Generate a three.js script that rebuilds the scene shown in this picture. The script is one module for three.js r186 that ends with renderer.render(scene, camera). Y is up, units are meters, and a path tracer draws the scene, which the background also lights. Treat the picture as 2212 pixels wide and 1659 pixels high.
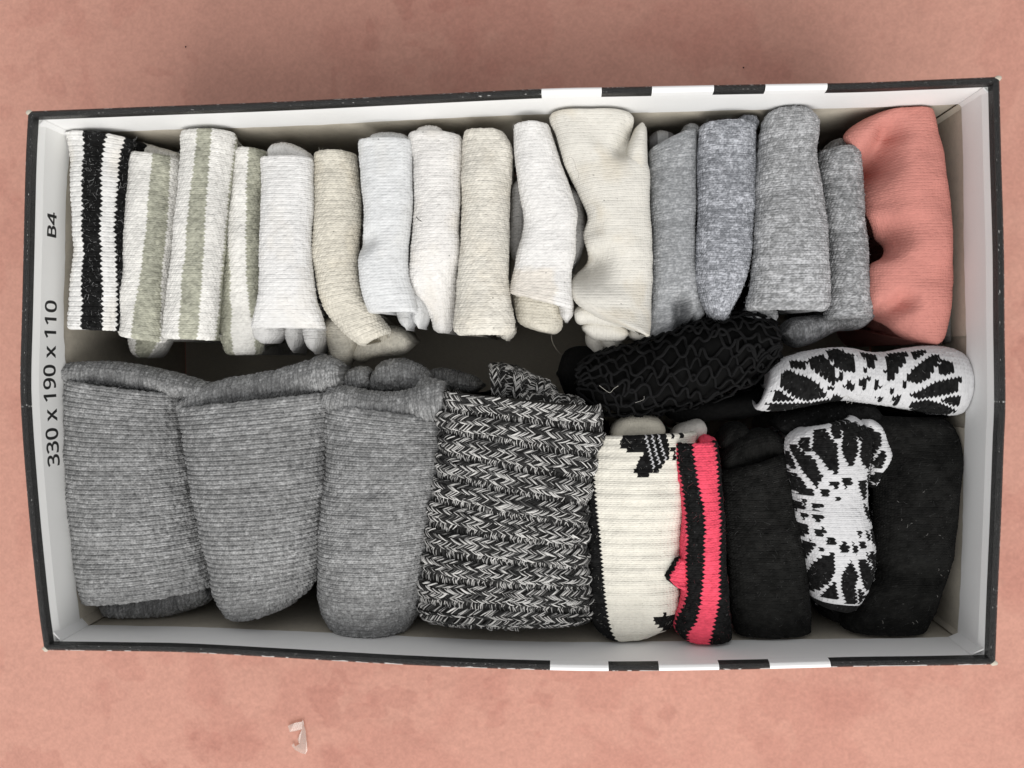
import * as THREE from 'three';
import { mergeGeometries } from 'three/addons/utils/BufferGeometryUtils.js';
import { RectAreaLightUniformsLib } from 'three/addons/lights/RectAreaLightUniformsLib.js';

// ---------------------------------------------------------------- camera, light, exposure
const scene = new THREE.Scene();
const camera = new THREE.PerspectiveCamera(50, 4 / 3, 0.02, 20);
camera.position.set(0.0273, 0.3922, -0.0070);
camera.rotation.set(-1.6022, 0.0762, -0.0095);
camera.updateMatrixWorld(true);

const renderer = new THREE.WebGLRenderer({ antialias: true });
renderer.setSize(1024, 768);
renderer.toneMapping = THREE.LinearToneMapping;
renderer.toneMappingExposure = 1.0;
renderer.shadowMap.enabled = true;

scene.background = new THREE.Color(0.57, 0.57, 0.575);          // the pale room around the window

RectAreaLightUniformsLib.init();
const WIN = { w: 1.5, h: 1.6, pos: new THREE.Vector3(0.20, 1.36, 1.20), aim: new THREE.Vector3(0, 0.05, 0), power: 5.0 };
const windowLight = new THREE.RectAreaLight(new THREE.Color(1.0, 0.985, 0.96), WIN.power, WIN.w, WIN.h);
windowLight.position.copy(WIN.pos); windowLight.lookAt(WIN.aim); scene.add(windowLight);

// ---------------------------------------------------------------- small maths
const MM = 0.001, PI = Math.PI;
const clamp = (x, a, b) => Math.min(b, Math.max(a, x)), lerp = (a, b, t) => a + (b - a) * t;
const smooth = (a, b, x) => { const t = clamp((x - a) / (b - a), 0, 1); return t * t * (3 - 2 * t); };
const frac = (x) => x - Math.floor(x);
function hash(i, j, s = 0) {
  let h = (Math.imul(i | 0, 374761393) + Math.imul(j | 0, 668265263) + Math.imul(s | 0, 974634777)) | 0;
  h = Math.imul(h ^ (h >>> 13), 1274126177); h = Math.imul(h ^ (h >>> 16), 2246822519); h ^= h >>> 13;
  return (h >>> 0) / 4294967296;
}
function noise(x, y, s = 0) {
  const i = Math.floor(x), j = Math.floor(y), u = x - i, v = y - j, a = u * u * (3 - 2 * u), b = v * v * (3 - 2 * v);
  return lerp(lerp(hash(i, j, s), hash(i + 1, j, s), a), lerp(hash(i, j + 1, s), hash(i + 1, j + 1, s), a), b) * 2 - 1;
}
const fbm = (x, y, s, n = 4) => { let v = 0, a = 0.5; for (let k = 0; k < n; k++) { v += a * noise(x, y, s + k); x *= 2.03; y *= 2.03; a *= 0.5; } return v; };
function rng(seed) { let a = seed >>> 0; return () => { a = (a + 0x6D2B79F5) >>> 0; let t = a; t = Math.imul(t ^ (t >>> 15), t | 1); t ^= t + Math.imul(t ^ (t >>> 7), t | 61); return ((t ^ (t >>> 14)) >>> 0) / 4294967296; }; }
const srgb = (c) => (c <= 0.0031308 ? 12.92 * c : 1.055 * Math.pow(c, 1 / 2.4) - 0.055);

// a measured place on the photograph (2212 x 1659) at a known height above the table -> a point in metres
function at(px, py, h) {
  const f = 829.5 / Math.tan(25 * PI / 180);
  const d = new THREE.Vector3((px - 1106) / f, -(py - 829.5) / f, -1).applyEuler(camera.rotation);
  const t = (h - camera.position.y) / d.y;
  return new THREE.Vector3(camera.position.x + d.x * t, h, camera.position.z + d.z * t);
}
// enlargements the measurements were read from: [scale, x0, y0]
const Z = { 0: [1, 0, 0], 1: [0.4, 0, 132.7], 2: [0.34664, 530.9, 221.2], 3: [0.38398, 1017.5, 159.3], 4: [0.4, 1548.4, 132.7], 5: [0.5732, 0, 707.8], 6: [0.42666, 619.4, 707.8], 7: [0.48007, 1194.5, 663.6], 8: [0.48018, 1548.4, 690.1], 9: [0.2933, 1681.1, 867.1], 10: [0.232, 1610.3, 725.5], 11: [0.13332, 1265.3, 884.8], 12: [0.24, 1185.6, 663.6] };
const zx = (z, x) => Z[z][0] * x + Z[z][1], zy = (z, y) => Z[z][0] * y + Z[z][2];

const taken = {};
function numbered(n) { const k = taken[n] = (taken[n] ?? -1) + 1; return k ? n + '_' + String(k).padStart(3, '0') : n; }
function tag(o, label, category, group) { o.userData.label = label; o.userData.category = category; if (group) o.userData.group = group; return o; }
function thing(name, label, category, group) { const g = new THREE.Group(); g.name = numbered(name); scene.add(g); return tag(g, label, category, group); }
function mesh(name, geo, mat, parent) { const m = new THREE.Mesh(geo, mat); m.name = name; m.castShadow = m.receiveShadow = true; parent.add(m); return m; }

function dataTex(w, h, fn, o = {}) {                            // fn(x, y) -> [r, g, b] linear, or a grey number with o.grey
  const d = new Uint8Array(w * h * 4);
  for (let y = 0; y < h; y++) for (let x = 0; x < w; x++) {
    const c = fn(x, y), k = (y * w + x) * 4;
    if (o.grey) d[k] = d[k + 1] = d[k + 2] = clamp(c, 0, 1) * 255;
    else for (let i = 0; i < 3; i++) d[k + i] = srgb(clamp(c[i], 0, 1)) * 255 + 0.5;
    d[k + 3] = 255;
  }
  const t = new THREE.DataTexture(d, w, h, THREE.RGBAFormat);
  if (!o.grey) t.colorSpace = THREE.SRGBColorSpace;
  t.wrapS = t.wrapT = o.wrap ?? THREE.RepeatWrapping; t.magFilter = THREE.LinearFilter; t.minFilter = THREE.LinearMipmapLinearFilter; t.generateMipmaps = true; t.needsUpdate = true;
  return t;
}

// ---------------------------------------------------------------- the suede the box stands on
{
  const W = 1536, S = 0.60;                                     // one repeat of the print in metres
  const wrapN = (x, y, f, s) => {                               // noise that closes on itself
    const n = Math.round(f), X = x * n, Y = y * n, i = Math.floor(X), j = Math.floor(Y), u = X - i, v = Y - j, a = u * u * (3 - 2 * u), b = v * v * (3 - 2 * v), m = (k) => ((k % n) + n) % n;
    return lerp(lerp(hash(m(i), m(j), s), hash(m(i + 1), m(j), s), a), lerp(hash(m(i), m(j + 1), s), hash(m(i + 1), m(j + 1), s), a), b) * 2 - 1;
  };
  const base = [0.55, 0.28, 0.216];
  const map = dataTex(W, W, (px, py) => {
    const x = px / W, y = py / W;
    const wx = x + 0.012 * wrapN(x, y, 9, 40), wy = y + 0.012 * wrapN(x, y, 9, 41);
    let m = 0.40 * wrapN(wx, wy, 9, 1) + 0.5 * wrapN(wx, wy, 21, 2) + 0.3 * wrapN(wx, wy, 47, 3);
    const nap = smooth(0.02, 0.40, m) * 0.06 + smooth(0.16, 0.30, 0.55 * wrapN(wx * 1.0, wy, 13, 21) + 0.35 * wrapN(wx, wy, 37, 22) + 0.2 * wrapN(wx, wy, 90, 23)) * 0.05;                  // brushed patches of the nap
    const rub = smooth(0.40, 0.52, 0.55 * wrapN(wx, wy, 24, 8) + 0.4 * wrapN(wx, wy, 70, 9) + 0.2 * wrapN(wx, wy, 140, 10)) * 0.08 * smooth(-0.2, 0.3, wrapN(wx, wy, 5, 24));
    const grain = 0.06 * wrapN(x, y, 760, 4) + 0.045 * wrapN(x, y, 400, 5) + 0.018 * wrapN(x, y, 150, 6) + 0.02 * wrapN(x, y, 60, 7);
    const k = 1 - nap - rub + grain;
    return [base[0] * k, base[1] * k * (1 - 0.7 * nap - 0.5 * rub), base[2] * k * (1 - 0.7 * nap - 0.5 * rub)];
  });
  const bump = dataTex(1024, 1024, (px, py) => { const x = px / 1024, y = py / 1024; return 0.5 + 0.22 * wrapN(x, y, 330, 11) + 0.16 * wrapN(x, y, 160, 12) + 0.10 * wrapN(x, y, 70, 13); }, { grey: true });
  const mat = new THREE.MeshPhysicalMaterial({ map, bumpMap: bump, bumpScale: 0.00028, roughness: 0.95, sheen: 0.25, sheenRoughness: 0.6, sheenColor: new THREE.Color(0.9, 0.62, 0.52) });
  const g = new THREE.PlaneGeometry(3.0, 3.0, 60, 60); g.rotateX(-PI / 2);
  const uv = g.attributes.uv, p = g.attributes.position;
  for (let i = 0; i < p.count; i++) { uv.setXY(i, p.getX(i) / S + 0.31, p.getZ(i) / S + 0.17); p.setY(i, -0.0012 * (0.5 + 0.5 * noise(p.getX(i) * 9, p.getZ(i) * 9, 77))); }
  g.computeVertexNormals();
  const m = mesh('suede_surface', g, mat, scene); m.userData.kind = 'structure'; m.userData.label = 'salmon pink suede-like fabric surface under the box';
}

// ---------------------------------------------------------------- the window that lights the box (behind the lower edge of the picture)
{
  const win = thing('window', 'white framed window out of view beyond the lower edge of the photo', 'window');
  win.position.copy(WIN.pos); win.lookAt(WIN.aim);
  const white = new THREE.MeshStandardMaterial({ color: new THREE.Color(0.8, 0.8, 0.79), roughness: 0.5 });
  const pane = mesh('pane', new THREE.PlaneGeometry(WIN.w, WIN.h), new THREE.MeshStandardMaterial({ color: 0x222222, emissive: new THREE.Color(1, 0.985, 0.96), emissiveIntensity: 0.35 }), win);
  pane.position.z = -0.03; pane.castShadow = false;
  for (const [x, y, w, h] of [[0, WIN.h / 2 + 0.035, WIN.w + 0.14, 0.07], [0, -WIN.h / 2 - 0.035, WIN.w + 0.14, 0.07], [-WIN.w / 2 - 0.035, 0, 0.07, WIN.h], [WIN.w / 2 + 0.035, 0, 0.07, WIN.h]]) {
    const b = mesh('frame_bar', new THREE.BoxGeometry(w, h, 0.05), white, win); b.position.set(x, y, -0.03);
  }
}

// ---------------------------------------------------------------- the shoebox
const RIM = 0.110, STRIPES = { top: [[1322, 1469], [1592, 1743], [1869, 2020]], bottom: [[1343, 1486], [1609, 1756], [1880, 2028]] };
const sidesPx = {
  top: [[59, 239], [300, 229.5], [600, 218], [900, 203], [1170, 190], [1327, 186.5], [1600, 181], [1845, 177], [2000, 171], [2161, 164]],
  right: [[2161, 164], [2165, 330], [2171, 533], [2172.5, 700], [2174.5, 866], [2171, 960], [2165, 1122], [2158, 1280], [2152, 1437]],
  bottom: [[2152, 1437], [2000, 1440], [1845, 1442], [1600, 1448], [1327, 1451.5], [1100, 1447], [900, 1439], [752, 1431], [600, 1422], [401, 1411], [250, 1408], [94, 1406]],
  left: [[94, 1406], [83, 1330], [74, 1250], [62, 1130], [50.5, 994], [43, 880], [41.5, 806], [45, 680], [48, 558], [53, 354], [59, 239]],
};
const ring = [];                                                 // { p, side } all round the outside of the rim, clockwise from top left
for (const side of ['top', 'right', 'bottom', 'left']) {
  const P = sidesPx[side], cuts = (STRIPES[side] ?? []).flat().map((x) => x * 0.8848), N = 90, pts = [];
  for (let k = 0; k < P.length - 1; k++) {
    const n = Math.max(2, Math.round(Math.hypot(P[k + 1][0] - P[k][0], P[k + 1][1] - P[k][1]) / 20));
    const q = (i) => P[clamp(i, 0, P.length - 1)];
    for (let i = 0; i < n; i++) {
      const t = i / n, t2 = t * t, t3 = t2 * t, c = (d) => 0.5 * (2 * q(k)[d] + (q(k + 1)[d] - q(k - 1)[d]) * t + (2 * q(k - 1)[d] - 5 * q(k)[d] + 4 * q(k + 1)[d] - q(k + 2)[d]) * t2 + (3 * q(k)[d] - q(k - 1)[d] - 3 * q(k + 1)[d] + q(k + 2)[d]) * t3);
      pts.push([c(0), c(1)]);
    }
  }
  for (const x of cuts) { let i = pts.findIndex((p, k) => k && (p[0] - x) * (pts[k - 1][0] - x) < 0); if (i > 0) { const a = pts[i - 1], b = pts[i], t = (x - a[0]) / (b[0] - a[0]); pts.splice(i, 0, [x, lerp(a[1], b[1], t)]); } }
  for (const p of pts) ring.push({ p: at(p[0], p[1], RIM), side, px: p[0] });
}
const RN = ring.length;
let along = 0;
ring.forEach((r, i) => {
  const a = ring[(i + RN - 1) % RN].p, b = ring[(i + 1) % RN].p, d1 = r.p.clone().sub(a).setY(0).normalize(), d2 = b.clone().sub(r.p).setY(0).normalize();
  const n1 = new THREE.Vector3(-d1.z, 0, d1.x), n2 = new THREE.Vector3(-d2.z, 0, d2.x), n = n1.add(n2).normalize();
  r.n = n.multiplyScalar(1 / Math.max(0.5, n.dot(n2)));          // inward, mitred
  r.s = along; along += b.distanceTo(r.p);
});
const first = (side) => ring.findIndex((r) => r.side === side), corners = { top: first('top'), right: first('right'), bottom: first('bottom'), left: first('left') };
// the foot of the box: a true rectangle under the rim
const footHalf = [0.1655, 0.0958];
ring.forEach((r) => {
  const q = { top: 0, right: 1, bottom: 2, left: 3 }[r.side], ends = [[-1, -1], [1, -1], [1, 1], [-1, 1]], names = ['top', 'right', 'bottom', 'left'];
  const i0 = corners[names[q]], i1 = q === 3 ? RN : corners[names[q + 1]], t = (ring.indexOf(r) - i0) / (i1 - i0), s0 = ring[i0].s, s1 = q === 3 ? along : ring[i1].s, u = (r.s - s0) / (s1 - s0);
  const a = ends[q], b = ends[(q + 1) % 4];
  r.foot = new THREE.Vector3(lerp(a[0], b[0], u) * footHalf[0], 0, lerp(a[1], b[1], u) * footHalf[1]);
  r.u = u;
});
function ringPoint(i, inward, y) {                               // inward and y in mm
  const r = ring[((i % RN) + RN) % RN], k = Math.pow(clamp(y / 110, 0, 1.02), 0.8);
  return new THREE.Vector3(lerp(r.foot.x, r.p.x, k) + r.n.x * inward * MM, y * MM, lerp(r.foot.z, r.p.z, k) + r.n.z * inward * MM);
}
function sweep(profile, i0, i1, edit) {                          // closed profile [[inward, y], ...] carried along the ring
  const pos = [], uv = [], idx = [], n = profile.length; let per = [0];
  for (let k = 0; k < n; k++) { const a = profile[k], b = profile[(k + 1) % n]; per.push(per[k] + Math.hypot(a[0] - b[0], a[1] - b[1])); }
  for (let i = i0; i <= i1; i++) for (let k = 0; k <= n; k++) {
    let [w, y] = profile[k % n]; if (edit) [w, y] = edit(w, y, i, k % n);
    const p = ringPoint(i, w, y); pos.push(p.x, p.y, p.z);
    uv.push((i >= RN ? along + ring[i - RN].s : ring[i].s), per[k] * MM);
  }
  const m = n + 1;
  for (let i = 0; i < i1 - i0; i++) for (let k = 0; k < n; k++) { const a = i * m + k, b = a + 1, c = a + m, d = c + 1; idx.push(a, b, c, b, d, c); }
  const cap = (row, flip) => { const c = pos.length / 3; let s = [0, 0, 0]; for (let k = 0; k < n; k++) for (let d = 0; d < 3; d++) s[d] += pos[(row * m + k) * 3 + d] / n; pos.push(...s); uv.push(0, 0); for (let k = 0; k < n; k++) flip ? idx.push(c, row * m + k + 1, row * m + k) : idx.push(c, row * m + k, row * m + k + 1); };
  cap(0, true); cap(i1 - i0, false);
  const g = new THREE.BufferGeometry(); g.setAttribute('position', new THREE.Float32BufferAttribute(pos, 3)); g.setAttribute('uv', new THREE.Float32BufferAttribute(uv, 2)); g.setIndex(idx);
  const f = g.toNonIndexed(); f.computeVertexNormals(); return f;
}
const boxThing = thing('shoe_box', 'open black cardboard shoebox with white lined inner edges holding the folded socks', 'shoebox');
{
  const board = new THREE.MeshStandardMaterial({ roughness: 0.95, map: dataTex(512, 512, (x, y) => { const k = 1 + 0.10 * fbm(x / 9, y / 9, 5) + 0.10 * (hash(x, y, 3) - 0.5) + (hash(x >> 1, y >> 1, 8) > 0.985 ? -0.14 : 0); return [0.52 * k, 0.475 * k, 0.395 * k]; }) });
  board.map.repeat.set(8, 8);
  const rimBump = dataTex(512, 256, (x, y) => 0.5 + 0.45 * fbm(x / 5, y / 7, 21, 4), { grey: true }); rimBump.repeat.set(22, 22);
  // black coated paper, chipped to its white core along the folds
  const black = new THREE.MeshPhysicalMaterial({ roughness: 0.16, bumpMap: rimBump, bumpScale: 0.00016, map: null, specularIntensity: 1 });
  const kinks = [['left', 880], ['right', 866]].map(([sd, y]) => { const c = ring.filter((r) => r.side === sd), z = at(1106, y, RIM).z; return c.reduce((m, r) => (Math.abs(r.p.z - z) < Math.abs(m.p.z - z) ? r : m)).s; });   // where the end walls have buckled
  const wearTex = dataTex(2048, 256, (x, y) => {
    const s = x / 2048 * along, w = y / 256 * 8;                 // mm across the top of the rim (0 = 4 mm down the outside)
    const edge = Math.exp(-Math.pow((w - 4.75) / 0.30, 2)) * 1.0 + Math.exp(-Math.pow((w - 6.35) / 0.25, 2)) * 0.55;
    const n = 0.5 + 0.5 * fbm(s * 1900, w * 3.5, 31, 3), n2 = 0.5 + 0.5 * noise(s * 60, 3, 32) * noise(s * 17, 5, 33);
    const lowSide = s > ring[corners.bottom].s && s < ring[corners.left].s, wornLine = lowSide ? smooth(0.46, 0.56, 0.5 + 0.5 * fbm(s * 420, 1, 38, 4)) * smooth(0.55, 0.25, Math.abs(w - 4.6 - 0.25 * noise(s * 400, 1, 39))) : 0;
    const crease = kinks.some((k) => Math.abs(s - k - 0.0004 * noise(w * 2, k, 37)) < 0.00022) && noise(w * 3, 2, 35) > -0.3;
    const chip = wornLine > 0.5 || crease ? 1 : smooth(0.60, 0.66, n * 0.75 + edge * 0.26 * (0.1 + 1.1 * n2) - 0.02) * (edge > 0.12 ? 1 : 0.0);
    const scuff = smooth(0.70, 0.86, 0.5 + 0.5 * fbm(s * 900, w * 1.6, 36, 3)) * 0.05;
    const b = 0.010 + 0.006 * n + scuff * 0.8, c = lerp(b, 0.62, chip);
    return [c, c * 0.985, c * 0.95];
  });
  black.map = wearTex;
  const white = new THREE.MeshPhysicalMaterial({ roughness: 0.38, color: new THREE.Color(0.84, 0.84, 0.835), bumpMap: rimBump, bumpScale: 0.00005 });
  const paper = new THREE.MeshStandardMaterial({ roughness: 0.6, map: dataTex(512, 256, (x, y) => { const k = 0.81 * (1 + 0.025 * fbm(x / 30, y / 30, 15) + 0.02 * (hash(x, y, 9) - 0.5)); return [k, k, k * 0.99]; }) });
  paper.map.repeat.set(6, 12);

  const spans = [['top', corners.top, corners.right], ['right', corners.right, corners.bottom], ['bottom', corners.bottom, corners.left], ['left', corners.left, RN]];
  for (const [side, a, b] of spans) {
    mesh('wall', sweep([[0.30, 0.4], [0.30, 108.9], [2.0, 108.9], [2.0, 0.4]], a, b), board, boxThing);
    const low = side === 'left' || side === 'right' ? 3.0 : 2.45;
    // white lining paper folded in over the rim; its lower edge wanders
    const lining = (i, y) => y + (side === 'left' ? 1.5 * Math.sin(ring[i % RN].u * 9 + 1.2) + 0.5 * Math.sin(ring[i % RN].u * 23) : 0.5 * Math.sin(ring[i % RN].u * 17)) + 0.25 * noise(i * 0.9, 1, 50);
    const lg = sweep([[2.05, 107.5], [2.40, 107.5], [low + 0.12, 104], [low + 0.16, 97], [low + 0.2, 90], [2.05, 90]], a, b, (w, y, i, k) => (k >= 4 ? [w, lining(i, 90)] : [w, y]));
    mesh('lining_paper', lg, paper, boxThing).userData.label = 'white paper lining strip';
    // coated outer paper, in black and white runs
    const prof = [[0, 0.2], [0, 105.9], [0, 109.1], [0.09, 109.55], [0.3, 109.9], [0.6, 110.13], [0.95, 110.24], [1.35, 110.22], [1.75, 110.0], [2.1, 109.74], [2.26, 109.4], [2.32, 109.0], [2.55, 107.2], [2.30, 107.2], [2.05, 108.95], [0.25, 108.95], [0.25, 0.2]];
    const cuts = (STRIPES[side] ?? []).map((s) => s.map((x) => { let best = a; for (let i = a; i < b; i++) if (Math.abs(ring[i].px - x * 0.8848) < Math.abs(ring[best].px - x * 0.8848)) best = i; return best; }).sort((p, q) => p - q)).sort((p, q) => p[0] - q[0]);
    let start = a;
    const blackRun = (i0, i1) => {
      const g = sweep(prof, i0, i1), u = g.attributes.uv;
      for (let i = 0; i < u.count; i++) u.setXY(i, u.getX(i) / along, (u.getY(i) * 1000 - 105.1 + 0.0) / 8);   // so that v runs 0..1 over the rim
      mesh('outer_wrap', g, black, boxThing);
    };
    const whiteProf = prof;
    for (const [c0, c1] of cuts) { blackRun(start, c0); mesh('rim_stripe', sweep(whiteProf, c0, c1), white, boxThing).userData.label = 'white stripe folded over the black rim'; start = c1; }
    blackRun(start, b);
  }
  // boards doubled at the corners of the end walls, and a strip across each inside corner
  const iAt = (side, u) => { const a = corners[side], b = side === 'left' ? RN : corners[{ top: 'right', right: 'bottom', bottom: 'left' }[side]]; let best = a; for (let i = a; i < b; i++) if (Math.abs(ring[i].u - u) < Math.abs(ring[best].u - u)) best = i; return best; };
  const flap = (i0, i1) => mesh('corner_flap', sweep([[2.06, 2.2], [2.06, 92], [2.95, 92], [2.95, 2.2]], i0, i1), board, boxThing);
  flap(corners.right, iAt('right', 0.425)); flap(iAt('right', 0.60), corners.bottom);
  flap(corners.left, iAt('left', 0.42)); flap(iAt('left', 0.60), RN);
  const strip = (c, y0, y1, m, w1, w2, out, name) => {
    const find = (dir, w) => { let i = c; while (ringPoint(i, 0, 100).distanceTo(ringPoint(c, 0, 100)) < w * MM && Math.abs(i - c) < 20) i += dir; return i; };
    const a = find(-1, w1), b = find(1, w2), pos = [], uv = [];
    const A = [ringPoint(a + RN, out, y0), ringPoint(a + RN, out, y1), ringPoint(b + RN, out, y0), ringPoint(b + RN, out, y1)];
    const inw = ring[(c + RN) % RN].n.clone().normalize().multiplyScalar(0.5 * MM), B = A.map((p) => p.clone().sub(inw));
    const quad = (p, q, r, s) => { for (const v of [p, q, r, q, s, r]) { pos.push(v.x, v.y, v.z); uv.push(v.x, v.y); } };
    quad(A[0], A[1], A[2], A[3]); quad(B[0], B[1], B[2], B[3]); quad(A[1], B[1], A[3], B[3]); quad(A[0], B[0], A[2], B[2]); quad(A[0], A[1], B[0], B[1]); quad(A[2], A[3], B[2], B[3]);
    const g = new THREE.BufferGeometry(); g.setAttribute('position', new THREE.Float32BufferAttribute(pos, 3)); g.setAttribute('uv', new THREE.Float32BufferAttribute(uv, 2)); g.computeVertexNormals();
    mesh(name, g, m, boxThing);
  };
  for (const c of [corners.top, corners.right, corners.bottom, corners.left]) { strip(c, 90.3, 107.0, paper, 3.9, 4.2, 2.75, 'corner_tab'); strip(c, 2.5, 90.0, board, 3.6, 3.9, 2.8, 'corner_tab'); }
  for (const c of [corners.top, corners.right, corners.bottom, corners.left]) {
    const t = new THREE.SphereGeometry(1.0 * MM, 10, 8), q = t.attributes.position; for (let i = 0; i < q.count; i++) { const k = 1 + 0.35 * noise(q.getX(i) * 1800 + c, q.getZ(i) * 1800, 91); q.setXYZ(i, q.getX(i) * k * 1.15, q.getY(i) * 0.55, q.getZ(i) * k); }
    t.computeVertexNormals(); const p = ringPoint(c + RN, 0.75, 109.75); t.translate(p.x, p.y, p.z);
    mesh('worn_corner', t, board, boxThing);
  }
  const base = new THREE.BoxGeometry(footHalf[0] * 2 - 0.006, 0.0016, footHalf[1] * 2 - 0.006); base.translate(0, 0.0012, 0);
  mesh('base', base, board, boxThing);
  // printed size along the left lining
  const cv = document.createElement('canvas'); cv.width = 2048; cv.height = 256; const cx = cv.getContext('2d');
  cx.fillStyle = '#e9e9e7'; cx.fillRect(0, 0, 2048, 256); cx.fillStyle = '#161616';
  const L0 = ring[corners.left].s, LL = along - L0;
  // u of the strip runs from the lower corner (0) to the upper one (1); the strip is 17.3 mm deep
  const pxPerMM = 2048 / (LL * 1000);
  const place = (s, u0, u1, hmm, base) => { cx.font = '100px sans-serif'; const w = cx.measureText(s).width; cx.save(); cx.translate(u0 * 2048, 256 * base); const size = hmm * (256 / 17.5) / 72 * 100, len = (u1 - u0) * 2048; cx.font = `${size}px sans-serif`; cx.scale(len / (w * size / 100), 1); cx.fillText(s, 0, 0); cx.lineWidth = 4.5; cx.strokeStyle = '#161616'; cx.strokeText(s, 0, 0); cx.restore(); };
  place('330 x 190 x 110', 0.337, 0.660, 6.2, 0.69);
  place('B4', 0.776, 0.826, 4.9, 0.63);
  const tex = new THREE.CanvasTexture(cv); tex.colorSpace = THREE.SRGBColorSpace; tex.anisotropy = 8;
  const left = boxThing.children.filter((o) => o.name === 'lining_paper')[3], p = left.geometry.attributes.position, u = left.geometry.attributes.uv;
  for (let i = 0; i < p.count; i++) u.setXY(i, (u.getX(i) - L0) / LL, clamp((p.getY(i) * 1000 - 90) / 17.5, 0, 1));
  left.material = new THREE.MeshStandardMaterial({ map: tex, roughness: 0.6 });
  left.userData.label = 'white paper lining strip printed with 330 x 190 x 110 and B4';
}
// inside of the box at a height (for keeping the socks within the card walls)
function inside(v) {
  const k = Math.pow(clamp(v.y / 0.11, 0, 1), 0.8);
  const lim = (side, u) => { const a = corners[side], b = side === 'left' ? RN : corners[{ top: 'right', right: 'bottom', bottom: 'left' }[side]], i = clamp(Math.round(a + u * (b - a)), a, b - 1), r = ring[i]; return side === 'top' || side === 'bottom' ? lerp(r.foot.z, r.p.z, k) : lerp(r.foot.x, r.p.x, k); };
  const ux = clamp((v.x + 0.165) / 0.33, 0, 1), uz = clamp((v.z + 0.095) / 0.19, 0, 1), m = 0.0036;
  v.x = clamp(v.x, lim('left', 1 - uz) + m, lim('right', uz) - m);
  v.z = clamp(v.z, lim('top', ux) + m, lim('bottom', 1 - ux) - m);
}

// ---------------------------------------------------------------- knitted cloth
// relief of the knit: l runs along the roll, a round it (mm). p = pitch of the ridges along l, q = pitch of the stitches along a
function relief(k, l, a) {
  const x = l / k.p, i = Math.floor(x), fx = x - i, c = Math.abs(fx - 0.5) * 2, ridge = Math.sqrt(Math.max(0, 1 - c * c * 0.96));
  const ph = a / k.q + c * 0.55 + 0.5 * (i & 1) * (k.stagger ?? 0), j = Math.floor(ph), fj = ph - j, st = Math.sin(PI * fj);
  let v = k.ribW * ridge + (1 - k.ribW) * st * (0.5 + 0.5 * ridge);
  v += (hash(i, j, 5) - 0.5) * k.rough;
  let d = v * k.amp * 1.25;
  if (k.rib) d += k.rib[1] * (0.5 + 0.5 * Math.cos(2 * PI * l / k.rib[0]));
  return d;
}
const K = (p, q, amp, o = {}) => ({ p, q, amp, ribW: 0.6, rough: 0.5, ...o });

// colour functions: (c) => [r, g, b]; c = { l, a, f, t, i, j, fx, ph, x, y }
const mul = (c, k) => [c[0] * k, c[1] * k, c[2] * k], mix = (a, b, t) => [lerp(a[0], b[0], t), lerp(a[1], b[1], t), lerp(a[2], b[2], t)];
const plain = (col, v = 0.10, o = {}) => (c) => {
  let k = 1 + v * (hash(c.i, c.j, 11) - 0.5) + v * 0.6 * noise(c.l / 9, c.a / 7, 12) + v * 0.7 * noise(c.l * 2.2, c.a * 1.1, 13);
  let r = mul(col, k);
  if (o.soil) { const s = smooth(0.1, 0.7, fbm(c.l / 11 + 3, c.a / 8, o.soil, 3) + 0.1); r = mix(r, [r[0] * 0.90, r[1] * 0.84, r[2] * 0.74], s * (o.soilK ?? 0.8)); }
  if (o.flecks) { const h = hash(Math.floor(c.l * 2.3), Math.floor(c.a * 2.3), o.flecks); if (h > 0.9993) r = mul(r, 0.3 + 0.5 * hash(Math.floor(c.l * 2.3), 3, 4)); }
  return r;
};
const heather = (dark, light, bias = 0.5, o = {}) => (c) => {
  const s = c.fx < 0.5 ? 1 : -1, n = noise((c.a + s * c.fx * 1.2) * 0.55, c.l * 3.1, 21), n2 = noise(c.a * 2.2, c.l * 2.6, 22), n3 = noise(c.a / 14, c.l / 2.6, 23), h = hash(c.i, c.j, 24) - 0.5;
  let t = clamp(bias + (o.n ?? 0.42) * n + 0.32 * n2 + 0.13 * n3 + (o.h ?? 0.45) * h, 0, 1);
  return mix(dark, light, t * t * (1.4 - 0.4 * t));
};
// stripes along the roll with toothed edges: cuts = [[f at the start, f at the end], ...], fns between them
const striped = (cuts, fns, tooth = 1.0) => (c) => {
  const w = c.W, jag = (Math.abs(c.fx - 0.5) * 2 - 0.5) * tooth / w + (hash(c.i, 0, 61) - 0.5) * 0.5 / w;
  let k = 0; while (k < cuts.length && c.f > curve(cuts[k], c.t) + (k & 1 ? jag : -jag)) k++;
  return fns[k](c);
};
function curve(v, t) { if (!Array.isArray(v)) return v; const x = clamp(t, 0, 1) * (v.length - 1), i = Math.min(v.length - 2, Math.floor(x)); return lerp(v[i], v[i + 1], x - i); }
function poly(z, pts) { const P = pts.map(([x, y]) => [zx(z, x), zy(z, y)]), xs = P.map((p) => p[0]), ys = P.map((p) => p[1]); return { P, b: [Math.min(...xs), Math.max(...xs), Math.min(...ys), Math.max(...ys)] }; }
function within(q, x, y) {
  if (x < q.b[0] || x > q.b[1] || y < q.b[2] || y > q.b[3]) return false;
  let c = false; const P = q.P; for (let i = 0, j = P.length - 1; i < P.length; j = i++) if ((P[i][1] > y) !== (P[j][1] > y) && x < ((P[j][0] - P[i][0]) * (y - P[i][1])) / (P[j][1] - P[i][1]) + P[i][0]) c = !c;
  return c;
}

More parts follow.
